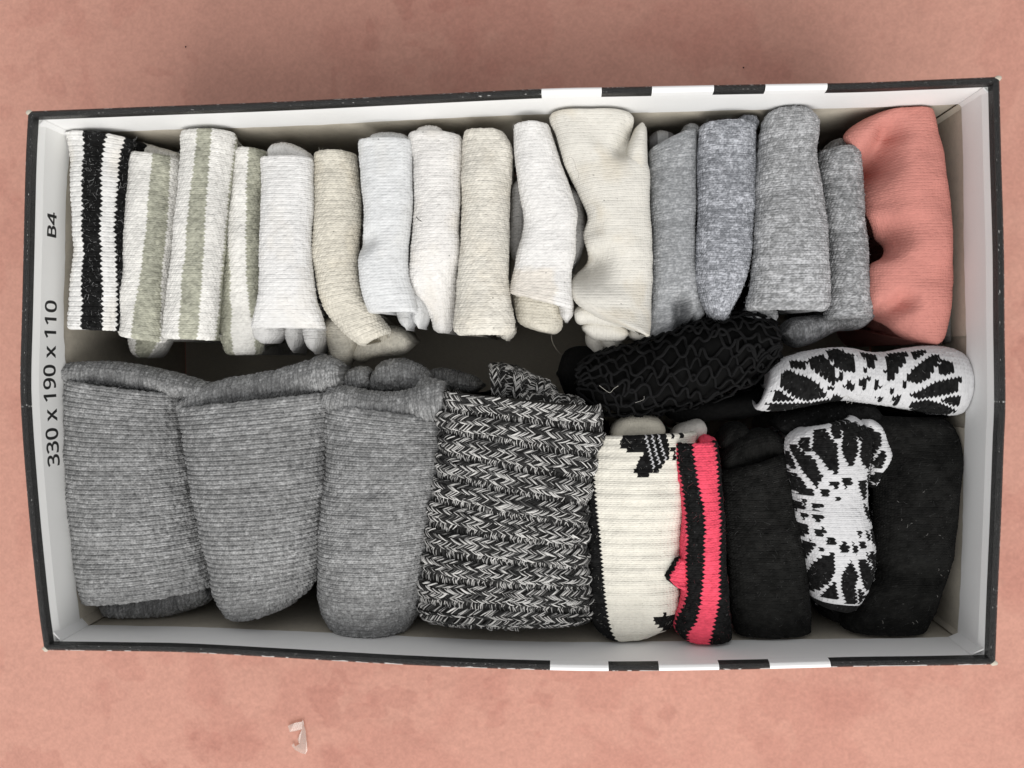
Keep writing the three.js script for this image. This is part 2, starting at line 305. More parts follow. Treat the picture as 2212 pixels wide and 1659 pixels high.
function near(q, x, y, m) {                                       // inside the shape or within m of its edge
  if (x < q.b[0] - m || x > q.b[1] + m || y < q.b[2] - m || y > q.b[3] + m) return false;
  if (within(q, x, y)) return true;
  const P = q.P; for (let i = 0, j = P.length - 1; i < P.length; j = i++) { const ax = P[j][0], ay = P[j][1], dx = P[i][0] - ax, dy = P[i][1] - ay, t = clamp(((x - ax) * dx + (y - ay) * dy) / (dx * dx + dy * dy), 0, 1); if (Math.hypot(x - ax - dx * t, y - ay - dy * t) < m) return true; }
  return false;
}
const clothBump = dataTex(256, 256, (x, y) => 0.5 + 0.3 * (hash(x, y, 1) - 0.5) + 0.35 * noise(x / 4, y / 4, 2) * (x > 8 && y > 8 ? 1 : 0.5), { grey: true });
// height of the looped yarn itself: two legs to a stitch, leaning together
function stitch(k, l, a) {
  const x = l / k.p, i = Math.floor(x), fx = x - i, c = Math.abs(fx - 0.5) * 2, ph = a / k.q + c * 0.55 + 0.5 * (i & 1) * (k.stagger ?? 0), j = Math.floor(ph), fj = ph - j;
  const leg = Math.pow(Math.abs(Math.sin(PI * 2 * fx)), 0.6), turn = Math.pow(Math.sin(PI * fj), 0.7), w = 0.35 * (hash(i, j, 5) - 0.5);
  return clamp(0.12 + 0.62 * leg * (k.ribW + (1 - k.ribW) * turn) * (0.75 + 0.25 * turn) + w * leg + 0.10 * noise(l * 5, a * 5, 6), 0, 1);
}
function clothMat(map, o = {}) {
  return new THREE.MeshPhysicalMaterial({ map, bumpMap: o.bump ?? null, bumpScale: (o.depth ?? 0.3) * MM, roughness: 1, specularIntensity: o.spec ?? 0.15, sheen: o.sheen ?? 0.04, sheenRoughness: 0.7, sheenColor: new THREE.Color(...(o.sheenColor ?? [0.8, 0.8, 0.8])) });
}

// one piece of rolled or folded knit. st = [[xl, yl, xr, yr], ...] read off enlargement z; h = crown height in mm
function piece(parent, name, o) {
  const drop = o.drop ?? 6, n = o.n ?? 2.3, k = o.k, small = name !== 'outer_fold' && name !== 'inner_roll', M = o.st.length, dents = (o.dents ?? []).map((d) => ({ a: at(zx(o.z, d[0]), zy(o.z, d[1]), curve(o.h, 0.5) * MM), b: at(zx(o.z, d[2]), zy(o.z, d[3]), curve(o.h, 0.5) * MM), r: d[4] * MM, d: d[5] * MM }));
  const ctl = o.st.map((s, i) => { const h = curve(o.h, i / (M - 1)), e = (h - Math.min(drop, 9)) * MM; return { L: at(zx(o.z, s[0]), zy(o.z, s[1]), e), R: at(zx(o.z, s[2]), zy(o.z, s[3]), e), h: h * MM, px: [zx(o.z, s[0]), zy(o.z, s[1]), zx(o.z, s[2]), zy(o.z, s[3])] }; });
  const lc = new THREE.CatmullRomCurve3(ctl.map((c) => c.L), false, 'centripetal'), rc = new THREE.CatmullRomCurve3(ctl.map((c) => c.R), false, 'centripetal');
  // fine table along the roll
  const F = 400, tab = []; let len = 0, prev = null;
  for (let i = 0; i <= F; i++) { const t = i / F, L = lc.getPoint(t), R = rc.getPoint(t), C = L.clone().add(R).multiplyScalar(0.5); if (prev) len += Math.hypot(C.x - prev.x, C.z - prev.z); prev = C; const x = t * (M - 1), j = Math.min(M - 2, Math.floor(x)), px = ctl[j].px.map((v, q) => lerp(v, ctl[j + 1].px[q], x - j)); tab.push({ t, s: len, L, R, h: lerp(ctl[j].h, ctl[j + 1].h, x - j), px }); }
  const row = (s) => { s = clamp(s, 0, len); let lo = 0, hi = F; while (hi - lo > 1) { const m = (lo + hi) >> 1; tab[m].s <= s ? (lo = m) : (hi = m); } const A = tab[lo], B = tab[hi], u = (s - A.s) / Math.max(1e-9, B.s - A.s); return { t: lerp(A.t, B.t, u), L: A.L.clone().lerp(B.L, u), R: A.R.clone().lerp(B.R, u), h: lerp(A.h, B.h, u), px: A.px.map((v, q) => lerp(v, B.px[q], u)) }; };
  const y0 = o.y0 ?? (small ? Math.max(2, curve(o.h, 0.5) - drop - 13) : 2);
  // rows: [s, inset, squash]
  const r0 = (o.r0 ?? o.r ?? 1.6) * MM, r1 = (o.r1 ?? o.r ?? 1.6) * MM, step = Math.min(0.55, k ? k.p / 4 : 0.5) * MM * (o.res ?? 1), rows = [];
  const endRows = (r, lip, sgn, s0) => {
    const out = [], q = 6;
    for (let i = 0; i <= q; i++) { const A = (i / q) * PI / 2; out.push([s0 - sgn * (r - r * Math.sin(A)), r * (1 - Math.cos(A)), 1]); }
    if (lip) { for (let i = 1; i <= 4; i++) { const A = PI / 2 + (i / 4) * PI / 2; out.push([s0 - sgn * (r - r * Math.sin(A)), r * (1 - Math.cos(A)), 1]); } for (const dpt of [2, 5, 9]) out.push([s0 - sgn * (r + dpt * MM), r * 2 + dpt * 0.04 * MM, 1]); const e = out[out.length - 1]; for (const s of [0.6, 0.25, 0]) out.push([e[0], e[1], s]); }
    else for (const s of [0.97, 0.9, 0.75, 0.5, 0.2, 0]) out.push([s0 - sgn * (small ? 0 : 12 * MM * Math.pow(1 - s, 0.8)), r, s]);
    return out;
  };
  rows.push(...endRows(r0, o.lip0, -1, 0).reverse());
  const body0 = rows.length; for (let s = r0 + step; s < len - r1 - step * 0.3; s += step) rows.push([s, 0, 1]); const body1 = rows.length;
  rows.push(...endRows(r1, o.lip1, 1, len));
  // columns
  const mid = row(len / 2), wMid = mid.L.distanceTo(mid.R) / 2, cs = 10, cols = [];
  const domeLen = PI / 2 * (wMid + drop * MM) * 1.02, nd = Math.round(domeLen / ((o.colStep ?? Math.min(0.6, k ? k.q / 3 : 0.6)) * MM * (o.res ?? 1)));
  const tuckL = o.tuckL ?? [0.35, 7], tuckR = o.tuckR ?? [0.35, 7];         // [slope, most] by which the sides run in below the crown, mm
  for (let i = 0; i < cs; i++) cols.push({ side: -1, v: 1 - Math.pow(1 - i / cs, 2.4) });
  for (let i = 0; i <= nd; i++) { const A = PI * i / nd, c = Math.cos(A), s = Math.sin(A); cols.push({ side: 0, u: -Math.sign(c) * Math.pow(Math.abs(c), 2 / n), v: Math.pow(Math.max(0, s), 2 / n) }); }
  for (let i = cs - 1; i >= 0; i--) cols.push({ side: 1, v: 1 - Math.pow(1 - i / cs, 2.4) });
  const NC = cols.length, NR = rows.length;
  // how far the crown stands off the outline's height as it was measured (the photograph looks down at a slant)
  const midC = mid.L.clone().add(mid.R).multiplyScalar(0.5), look = midC.clone().sub(camera.position), wDir = mid.R.clone().sub(mid.L).setY(0).normalize(), r2 = row(len * 0.55), r1_ = row(len * 0.45), lDir = r2.L.clone().add(r2.R).sub(r1_.L).sub(r1_.R).setY(0).normalize();
  const slopeW = look.dot(wDir) / -look.y, slopeL = look.dot(lDir) / -look.y;
  // arc position and plan fraction of each column, from the middle row
  { const hs = mid.h - drop * MM; let a = 0, px = null; for (const c of cols) { const u = c.side ? c.side : c.u, y = c.side ? y0 * MM + (hs - y0 * MM) * c.v : hs + drop * MM * c.v, X = u * wMid; if (px) a += Math.hypot(X - px[0], y - px[1]); px = [X, y]; c.a = a * 1000; c.f = (u + (y - hs) * slopeW / wMid + 1) / 2; c.dl = (y - hs) * slopeL; } const half = a * 500; for (const c of cols) c.a -= half; }
  const aMin = cols[0].a, aMax = cols[NC - 1].a, lenMM = len * 1000;
  const P = new Float32Array(NR * NC * 3), v = new THREE.Vector3(), seed = o.seed ?? 1, wob = (o.wob ?? 0.7) * MM;
  for (let i = 0; i < NR; i++) {
    const [s, inset, sq] = rows[i], r = row(s), C = r.L.clone().add(r.R).multiplyScalar(0.5), Wv = r.R.clone().sub(r.L).multiplyScalar(0.5), w = Wv.length(); Wv.y = 0; Wv.normalize();
    const ww = Math.max(0.0006, w - inset), h = r.h - inset - (o.bow ?? 0) * MM * Math.pow(Math.abs(2 * s / len - 1), 3), hs = Math.min(r.h - drop * MM - inset * 0.4, h - 0.0003);
    for (let j = 0; j < NC; j++) {
      const c = cols[j]; let u, y;
      if (c.side) { u = c.side * (small ? Math.sqrt(Math.max(0, 1 - (1 - c.v) * (1 - c.v))) : 1); y = y0 * MM + (hs - y0 * MM) * c.v; if (!small) { const tk = c.side < 0 ? tuckL : tuckR; u -= c.side * Math.min(tk[1] * MM, (hs - y) * tk[0], 0.65 * ww) / ww; } } else { u = c.u; y = hs + (h - hs) * c.v; }
      const lowN = noise(s * 1000 / 9, c.a / 8, seed) * wob + noise(s * 1000 / 3.6, c.a / 5, seed + 3) * wob * 0.30;
      const k2 = c.side ? 0.4 + 0.6 * c.v : 1;
      let x = C.x + Wv.x * (u * ww + u * lowN * 0.5 * k2), z = C.z + Wv.z * (u * ww + u * lowN * 0.5 * k2); y += c.side ? 0 : lowN * c.v;
      if (o.fold) { const d = o.fold(s * 1000, c.f, r.t, c.side); y += d[1] * MM * (c.side ? c.v * c.v : 1); x += Wv.x * d[0] * MM * (c.side ? c.v : 1); z += Wv.z * d[0] * MM * (c.side ? c.v : 1); }
      for (const d of dents) { const ax = d.b.x - d.a.x, az = d.b.z - d.a.z, q = clamp(((x - d.a.x) * ax + (z - d.a.z) * az) / Math.max(1e-10, ax * ax + az * az), 0, 1), dist = Math.hypot(x - d.a.x - ax * q, z - d.a.z - az * q), e = Math.exp(-Math.pow(dist / d.r, 2)); y -= d.d * e * smooth(r.h - 0.06, r.h - 0.02, y); }
      y = y0 * MM + (y - y0 * MM) * sq;
      v.set(x, y, z); if (!o.free) inside(v); P.set([v.x, v.y, v.z], (i * NC + j) * 3);
    }
  }
  const flip = lDir.clone().cross(wDir).y < 0;
  const idx = []; for (let i = 0; i < NR - 1; i++) for (let j = 0; j < NC - 1; j++) { const a = i * NC + j, b = a + 1, c = a + NC, d = c + 1; flip ? idx.push(a, b, c, b, d, c) : idx.push(a, c, b, b, c, d); }
  const g = new THREE.BufferGeometry(); g.setAttribute('position', new THREE.BufferAttribute(P, 3)); g.setIndex(idx); g.computeVertexNormals();
  const smoothN = g.attributes.normal.array.slice(), smoothP = P.slice();
  if (k) for (let i = 0; i < NR; i++) { const e = rows[i][2]; if (e < 1) continue; for (let j = 0; j < NC; j++) { const c = cols[j], wgt = c.side ? c.v : 1; if (wgt < 0.3) continue; const q = (i * NC + j) * 3, d = (relief(k, rows[i][0] * 1000 + (rows[i][1] > 0 ? 0 : 0), c.a) - k.amp * 0.6) * MM * wgt; P[q] += smoothN[q] * d; P[q + 1] += smoothN[q + 1] * d; P[q + 2] += smoothN[q + 2] * d; } }
  g.computeVertexNormals();
  const uv = new Float32Array(NR * NC * 2), ref = o.shareMap;
  for (let i = 0; i < NR; i++) for (let j = 0; j < NC; j++) { const q = (i * NC + j) * 2; if (ref) { uv[q] = (cols[j].a - ref.aMin) / (ref.aMax - ref.aMin) + (o.du ?? 0); uv[q + 1] = rows[i][0] * 1000 / ref.lenMM + (o.dv ?? 0); } else { uv[q] = (cols[j].a - aMin) / (aMax - aMin); uv[q + 1] = rows[i][0] / len; } }
  g.setAttribute('uv', new THREE.BufferAttribute(uv, 2));
  let mat = o.mat ?? ref?.mat;
  if (!mat) {
    const R = o.texel ?? 0.22, tw = Math.round((aMax - aMin) / R), th = Math.round(lenMM / R), kk = k ?? K(1.2, 1.2, 0);
    const fOf = new Float32Array(tw), dlOf = new Float32Array(tw); { let j = 0; for (let x = 0; x < tw; x++) { const a = aMin + (x + 0.5) / tw * (aMax - aMin); while (j < NC - 2 && cols[j + 1].a < a) j++; const u = clamp((a - cols[j].a) / Math.max(1e-6, cols[j + 1].a - cols[j].a), 0, 1); fOf[x] = lerp(cols[j].f, cols[j + 1].f, u); dlOf[x] = lerp(cols[j].dl, cols[j + 1].dl, u) * 1000; } }
    let ry = -1, rr = null, W = 1; const c = {};
    const tex = dataTex(tw, th, (X, Y) => {
      if (Y !== ry) { ry = Y; rr = row((Y + 0.5) / th * len); W = rr.L.distanceTo(rr.R) * 1000; }
      c.l = (Y + 0.5) / th * lenMM; c.a = aMin + (X + 0.5) / tw * (aMax - aMin); c.f = fOf[X]; c.t = c.l / lenMM; c.W = W;
      const xx = c.l / kk.p; c.i = Math.floor(xx); c.fx = xx - c.i; const cc = Math.abs(c.fx - 0.5) * 2, ph = c.a / kk.q + cc * 0.55 + 0.5 * (c.i & 1) * (kk.stagger ?? 0); c.j = Math.floor(ph); c.ph = ph - c.j;
      // the place on the photograph of the middle of this stitch, for knitted-in pictures
      if (o.picture) { const ls = (c.i + 0.5) * kk.p, ra = row((ls + dlOf[X]) * MM); c.rx = lerp(ra.px[0], ra.px[2], c.f); c.ry = lerp(ra.px[1], ra.px[3], c.f); }
      return o.color(c);
    }, { wrap: o.wrap });
    const bw = Math.round((aMax - aMin) / 0.17), bh = Math.round(lenMM / 0.17);
    const bump = dataTex(bw, bh, (X, Y) => stitch(kk, (Y + 0.5) / bh * lenMM, aMin + (X + 0.5) / bw * (aMax - aMin)), { grey: true });
    mat = clothMat(tex, { bump, depth: (o.depth ?? 0.27) * (kk.p / 1.4), ...o.matOpt });
  }
  const m = mesh(name, g, mat, parent);
  const sample = (i, j) => { const q = (i * NC + j) * 3; return { p: new THREE.Vector3(smoothP[q], smoothP[q + 1], smoothP[q + 2]), n: new THREE.Vector3(smoothN[q], smoothN[q + 1], smoothN[q + 2]) }; };
  const surf = (l, a) => {                                       // a point and the frame on the cloth at l, a (mm)
    const i = clamp(body0 + Math.round((l * MM - r0) / step), body0, body1 - 1); let j = 0; while (j < NC - 2 && cols[j + 1].a < a) j++;
    const A = sample(i, j), B = sample(i, j + 1), u = clamp((a - cols[j].a) / Math.max(1e-6, cols[j + 1].a - cols[j].a), 0, 1), C = sample(Math.min(NR - 1, i + 3), j);
    const p = A.p.clone().lerp(B.p, u), nn = A.n.clone().lerp(B.n, u).normalize(), ta = B.p.clone().sub(A.p).normalize(), tl = C.p.clone().sub(A.p).normalize();
    p.addScaledVector(tl, (l * MM - rows[i][0]));
    return { p, n: nn, ta, tl };
  };
  return { m, mat, aMin, aMax, lenMM, surf, k, cols, domeA: [cols[cs].a, cols[NC - 1 - cs].a] };
}
// stray fibres standing off the cloth
const fibreGeo = (() => { const c = new THREE.QuadraticBezierCurve3(new THREE.Vector3(0, 0, 0), new THREE.Vector3(0.35, 0.8, 0), new THREE.Vector3(1.1, 0.75, 0.15)); return new THREE.TubeGeometry(c, 4, 0.022, 3); })();
function fuzz(parent, pc, count, col, seed, len = 1.3) {
  const r = rng(seed), im = new THREE.InstancedMesh(fibreGeo, new THREE.MeshStandardMaterial({ color: new THREE.Color(...col), roughness: 1 }), count), M4 = new THREE.Matrix4(), q = new THREE.Quaternion(), up = new THREE.Vector3(0, 1, 0), q2 = new THREE.Quaternion();
  for (let i = 0; i < count; i++) {
    const s = pc.surf(r() * pc.lenMM, lerp(pc.domeA[0] - 5, pc.domeA[1] + 5, r())), L = (0.4 + r() * r() * len) * MM;
    q.setFromUnitVectors(up, s.n); q2.setFromAxisAngle(up, r() * 6.283); q.multiply(q2);
    M4.compose(s.p, q, new THREE.Vector3(L * (0.6 + r()), L * (0.4 + 0.5 * r()), L)); im.setMatrixAt(i, M4);
  }
  im.name = 'fuzz'; im.userData.kind = 'stuff'; im.castShadow = im.receiveShadow = true; parent.add(im);
}
// ---------------------------------------------------------------- the socks
const C = {
  white: [0.72, 0.715, 0.70], offwhite: [0.70, 0.685, 0.645], cream: [0.60, 0.57, 0.495], pale: [0.66, 0.67, 0.68], ecru: [0.68, 0.665, 0.62], green: [0.35, 0.35, 0.285], black: [0.010, 0.010, 0.010],
  ink: [0.020, 0.020, 0.020], salmon: [0.53, 0.222, 0.188], coral: [0.78, 0.082, 0.135], wool: [0.76, 0.73, 0.64], snow: [0.56, 0.56, 0.57],
};
const blackYarn = (c) => { const n = hash(c.i, c.j, 71), m = noise(c.l * 1.3, c.a * 1.3, 72); return mul(C.black, 1 + 0.5 * (n - 0.5) + 0.35 * m + (hash(Math.floor(c.l * 3), Math.floor(c.a * 3), 73) > 0.992 ? 5 : 0)); };
const whiteYarn = plain(C.white, 0.10, { soil: 33, soilK: 0.35, flecks: 44 });
const GREY = 'small folded socks standing in the upper row', ROW = GREY;

// 1 black and white stripes
{
  const g = thing('folded_sock', 'white folded sock with bold black lengthwise stripes in the upper left corner', 'sock', ROW), k = K(1.85, 1.5, 0.42, { ribW: 0.75 });
  const b = piece(g, 'outer_fold', { z: 1, h: [97, 98, 97], drop: 7, n: 2.6, k, seed: 11, r: 1.4, st: [[372, 380, 735, 425], [395, 520, 700, 530], [408, 700, 682, 700], [420, 900, 668, 900], [415, 1050, 668, 1050], [402, 1250, 665, 1250], [388, 1445, 648, 1455]],
    color: striped([[0.16, 0.14, 0.12, 0.11, 0.13, 0.16, 0.20], [0.50, 0.48, 0.50, 0.49, 0.52, 0.57, 0.62], [0.79, 0.80, 0.80, 0.80, 0.83, 0.87, 0.92]], [whiteYarn, blackYarn, whiteYarn, blackYarn], 1.0) });
  fuzz(g, b, 1500, [0.6, 0.6, 0.6], 101);
  piece(g, 'inner_fold', { z: 1, h: 88, drop: 5, k, seed: 12, shareMap: b, du: 0.3, st: [[640, 430, 800, 445], [650, 600, 760, 600], [640, 900, 720, 900]], mat: undefined });
}
// 2-4 green stripes
const greenYarn = plain(C.green, 0.32), whiteMoss = plain([0.700, 0.689, 0.657], 0.14);
{
  const g = thing('folded_sock', 'white folded sock with a slanting sage green stripe, right of the black striped sock', 'sock', ROW), k = K(1.45, 1.35, 0.36, { stagger: 1, ribW: 0.5 });
  const b = piece(g, 'outer_fold', { z: 1, h: [92, 94, 93], drop: 8, n: 2.3, k, seed: 21, st: [[706, 495, 985, 530], [690, 700, 975, 720], [688, 900, 955, 915], [678, 1080, 930, 1090], [660, 1300, 905, 1310], [656, 1480, 900, 1520]],
    color: striped([[0.40, 0.38, 0.37, 0.36, 0.33, 0.24], [0.75, 0.76, 0.78, 0.80, 0.85, 0.86]], [whiteMoss, greenYarn, whiteMoss], 0.8) });
  fuzz(g, b, 500, [0.65, 0.65, 0.6], 102);
  piece(g, 'inner_fold', { z: 1, h: 78, drop: 6, k, seed: 22, r: 3, st: [[700, 1420, 930, 1410], [705, 1520, 905, 1510], [730, 1600, 850, 1600]], color: striped([0.15, 0.72], [whiteMoss, greenYarn, whiteMoss], 0.8) });
  piece(g, 'inner_fold', { z: 1, h: 84, drop: 5, k, seed: 23, r: 2, st: [[745, 430, 800, 545], [850, 462, 860, 560], [985, 500, 985, 575]], color: whiteMoss });
}
{
  const g = thing('folded_sock', 'tallest white folded sock with a sage green stripe, third from upper left', 'sock', ROW), k = K(1.45, 1.35, 0.38, { stagger: 1, ribW: 0.5 });
  const b = piece(g, 'outer_fold', { z: 1, h: [97, 99, 97], drop: 8, n: 2.4, k, seed: 31, r: 2, st: [[985, 385, 1280, 388], [988, 480, 1268, 490], [980, 680, 1245, 680], [955, 900, 1225, 900], [930, 1150, 1200, 1150], [905, 1350, 1185, 1350], [890, 1498, 1165, 1508]],
    color: striped([[0.26, 0.22, 0.20, 0.21, 0.23, 0.25, 0.28], [0.52, 0.52, 0.54, 0.57, 0.60, 0.61, 0.64], 0.97], [whiteMoss, greenYarn, whiteMoss, greenYarn], 0.8) });
  fuzz(g, b, 600, [0.65, 0.65, 0.6], 103);
}
{
  const g = thing('folded_sock', 'white folded sock with a sage green right side, half covered by the ribbed white sock', 'sock', ROW), k = K(1.4, 1.3, 0.34, { stagger: 1, ribW: 0.5 });
  const b = piece(g, 'outer_fold', { z: 1, h: [90, 91, 86, 78], drop: 8, n: 2.3, k, seed: 41, r: 2, st: [[1258, 478, 1465, 490], [1245, 700, 1445, 700], [1225, 950, 1430, 950], [1205, 1200, 1425, 1200], [1183, 1430, 1440, 1430], [1235, 1585, 1420, 1585]],
    color: striped([[0, 0, 0.02, 0.16, 0.22, 0.16], [0.42, 0.44, 0.50, 0.56, 0.62, 0.8], [0.9, 0.92, 0.95, 0.97, 1, 1]], [greenYarn, whiteMoss, greenYarn, whiteMoss], 0.8) });
  fuzz(g, b, 400, [0.65, 0.65, 0.6], 104);
}
// 5 bright ribbed white
{
  const g = thing('folded_sock', 'bright white ribbed folded sock flaring out over a curled lower lip', 'sock', ROW), k = K(1.4, 1.3, 0.36, { ribW: 0.75 });
  const col = plain([0.71, 0.705, 0.695], 0.08, { soil: 12, soilK: 0.25 });
  const b = piece(g, 'outer_fold', { z: 2, h: [97, 98, 96, 92], drop: [7], n: 2.8, k, seed: 51, drop: 7, r: 1.2, lip1: true, st: [[108, 355, 422, 352], [107, 600, 422, 600], [100, 850, 410, 850], [95, 1050, 418, 1050], [84, 1220, 440, 1220], [55, 1340, 480, 1335], [40, 1412, 506, 1412]], color: col, wob: 0.5 });
  fuzz(g, b, 500, [0.75, 0.75, 0.75], 105);
  const cs = { k, shareMap: b };
  piece(g, 'toe_fold', { z: 2, h: 87, drop: 7, ...cs, seed: 52, r: 2.5, st: [[165, 275, 175, 400], [250, 262, 250, 400], [340, 290, 330, 400], [430, 345, 420, 410]] });
  piece(g, 'lower_fold', { z: 2, h: 82, drop: 8, ...cs, seed: 53, r: 4, st: [[45, 1330, 225, 1330], [50, 1420, 235, 1420], [80, 1502, 210, 1500]] });
  piece(g, 'lower_fold', { z: 2, h: 76, drop: 7, ...cs, seed: 54, r: 5, st: [[250, 1350, 375, 1350], [255, 1450, 375, 1450], [275, 1560, 355, 1560]] });
  piece(g, 'lower_fold', { z: 2, h: 82, drop: 8, ...cs, seed: 55, r: 5, st: [[370, 1340, 508, 1340], [372, 1440, 505, 1430], [415, 1572, 490, 1565]] });
}
// 6 cream, bending to the right
{
  const g = thing('folded_sock', 'cream folded sock whose lower end bends to the right over two loose folds', 'sock', ROW), k = K(1.45, 1.5, 0.34, { stagger: 1, ribW: 0.45 });
  const b = piece(g, 'outer_fold', { z: 2, h: [93, 94, 92, 88], drop: 8, n: 2.3, k, seed: 61, r: 1.8, st: [[440, 322, 690, 318], [434, 520, 712, 520], [430, 750, 718, 740], [428, 950, 702, 920], [445, 1120, 712, 1090], [500, 1290, 752, 1230], [610, 1430, 850, 1340], [735, 1525, 918, 1430]], color: plain(C.cream, 0.16, { soil: 9, soilK: 0.3, flecks: 7 }) });
  fuzz(g, b, 500, [0.65, 0.62, 0.55], 106);
  const cs = { k: K(1.0, 1.2, 0.18), shareMap: b };
  piece(g, 'toe_fold', { z: 2, h: 76, drop: 8, ...cs, seed: 62, r: 4, st: [[495, 1330, 760, 1350], [500, 1420, 735, 1440], [535, 1550, 690, 1545], [590, 1650, 635, 1650]] });
  piece(g, 'toe_fold', { z: 2, h: 70, drop: 8, ...cs, seed: 63, r: 4, st: [[640, 1500, 700, 1640], [800, 1400, 790, 1590], [930, 1395, 950, 1580], [1045, 1440, 1045, 1540]] });
}
// 7 pale grey white
{
  const g = thing('folded_sock', 'cool pale white folded sock', 'sock', ROW), k = K(1.1, 1.3, 0.24, { ribW: 0.6 });
  g.userData.label = 'cool pale white folded sock pinched on its left side, beside the bent cream one';
  const b = piece(g, 'outer_fold', { z: 2, h: [96, 97, 96, 94], drop: 6, n: 2.7, k, seed: 71, r: 1.3, lip1: true, st: [[708, 242, 1037, 238], [715, 420, 1034, 400], [735, 620, 1042, 620], [738, 780, 1030, 780], [710, 950, 1016, 930], [720, 1100, 1020, 1080], [745, 1230, 1052, 1200], [775, 1315, 1075, 1310]], color: plain([0.663, 0.673, 0.678], 0.08, { flecks: 17, soil: 14, soilK: 0.15 }), dents: [[700, 870, 740, 850, 4, 5]] });
  fuzz(g, b, 450, [0.7, 0.7, 0.7], 107);
  const cs = { k, shareMap: b };
  piece(g, 'toe_fold', { z: 2, h: 88, drop: 6, ...cs, seed: 72, r: 2.5, st: [[780, 215, 780, 300], [880, 198, 870, 300], [1030, 215, 1020, 300]] });
  piece(g, 'lower_fold', { z: 2, h: 80, drop: 6, ...cs, seed: 73, r: 4, st: [[930, 1240, 1050, 1240], [950, 1330, 1055, 1330], [985, 1420, 1045, 1420]] });
  piece(g, 'lower_fold', { z: 2, h: 88, drop: 7, ...cs, seed: 74, r: 4, st: [[1020, 1200, 1080, 1170], [1035, 1310, 1138, 1280], [1060, 1412, 1125, 1408]] });
}
// 8 white with a tail
{
  const g = thing('folded_sock', 'white folded sock with a dark hair on it, narrowing to a lower tail', 'sock', ROW), k = K(1.3, 1.3, 0.28, { ribW: 0.65 });
  const b = piece(g, 'outer_fold', { z: 2, h: [95, 96, 95, 88, 78], drop: 7, n: 2.4, k, seed: 81, r: 2.2, st: [[1010, 190, 1352, 205], [1045, 400, 1347, 400], [1055, 620, 1340, 610], [1040, 780, 1330, 770], [1026, 950, 1334, 930], [1022, 1090, 1314, 1070], [1040, 1200, 1312, 1170], [1150, 1330, 1306, 1300], [1185, 1435, 1290, 1440]], color: plain([0.721, 0.705, 0.684], 0.09, { soil: 16, soilK: 0.3, flecks: 18 }) });
  fuzz(g, b, 450, [0.72, 0.72, 0.7], 108);
  piece(g, 'toe_fold', { z: 2, h: 90, drop: 6, k, shareMap: b, seed: 82, r: 2.5, st: [[1060, 172, 1060, 260], [1150, 155, 1150, 260], [1240, 172, 1240, 260]] });
}
// 9 cream straight
{
  const g = thing('folded_sock', 'straight cream folded sock of coarse knit with a level lower hem', 'sock', ROW), k = K(1.5, 1.5, 0.36, { stagger: 1, ribW: 0.5 });
  const b = piece(g, 'outer_fold', { z: 2, h: [96, 97, 96], drop: 8, n: 2.4, k, seed: 91, r: 2, st: [[1368, 186, 1610, 190], [1352, 300, 1662, 290], [1351, 460, 1662, 460], [1350, 640, 1643, 640], [1345, 850, 1641, 850], [1328, 1050, 1637, 1050], [1310, 1230, 1650, 1230], [1296, 1400, 1678, 1390], [1312, 1450, 1660, 1452]], color: plain([0.647, 0.620, 0.557], 0.15, { flecks: 19, soil: 20, soilK: 0.2 }) });
  fuzz(g, b, 500, [0.68, 0.65, 0.6], 109);
  piece(g, 'lower_fold', { z: 2, h: 80, drop: 6, k, shareMap: b, seed: 92, r: 3, st: [[1560, 1380, 1690, 1380], [1575, 1440, 1682, 1430], [1600, 1490, 1660, 1480]] });
}
// 10 white, waisted
{
  const g = thing('folded_sock', 'white folded sock with soiled slanting hem, left of the large smooth ivory sock', 'sock', ROW), k = K(1.15, 1.2, 0.26, { ribW: 0.65 });
  const b = piece(g, 'outer_fold', { z: 3, h: [98, 97, 95, 94], drop: 6.5, n: 2.5, k, seed: 101, r: 1.3, lip1: true, st: [[238, 292, 440, 288], [248, 470, 487, 455], [270, 640, 552, 630], [297, 790, 595, 770], [290, 900, 588, 890], [255, 1040, 580, 1040], [225, 1160, 565, 1150], [214, 1235, 570, 1330]],
    color: (() => { const a = plain([0.721, 0.710, 0.694], 0.08, { flecks: 23 }), s = plain([0.657, 0.609, 0.541], 0.14, { flecks: 24 }); return (c) => { const e = smooth(0.80, 0.84, c.t + 0.01 * noise(c.a / 2, c.l / 2, 3)) * smooth(0.8, 0.68, c.f + 0.04 * noise(c.l / 3, 1, 5)); return mix(a(c), s(c), 0.75 * e); }; })() });
  fuzz(g, b, 400, [0.72, 0.72, 0.7], 110);
  const crm = plain([0.700, 0.663, 0.572], 0.12);
  piece(g, 'lower_fold', { z: 3, h: 82, drop: 7, k, seed: 102, r: 2.5, color: crm, st: [[232, 1180, 480, 1200], [245, 1290, 505, 1320], [270, 1400, 515, 1410], [340, 1440, 490, 1470]] });
  piece(g, 'lower_fold', { z: 3, h: 86, drop: 6, k, shareMap: b, seed: 103, r: 3, st: [[480, 1260, 580, 1250], [500, 1340, 580, 1330], [510, 1395, 562, 1395]] });
  piece(g, 'side_fold', { z: 3, h: 74, drop: 6, k, shareMap: b, seed: 104, r: 4, st: [[235, 600, 300, 600], [225, 850, 310, 840], [215, 960, 310, 960], [240, 1080, 300, 1080]] });
  piece(g, 'side_fold', { z: 3, h: 72, drop: 6, k, shareMap: b, seed: 105, r: 4, st: [[520, 640, 600, 650], [560, 780, 630, 790], [560, 960, 635, 960], [550, 1100, 600, 1090]] });
}
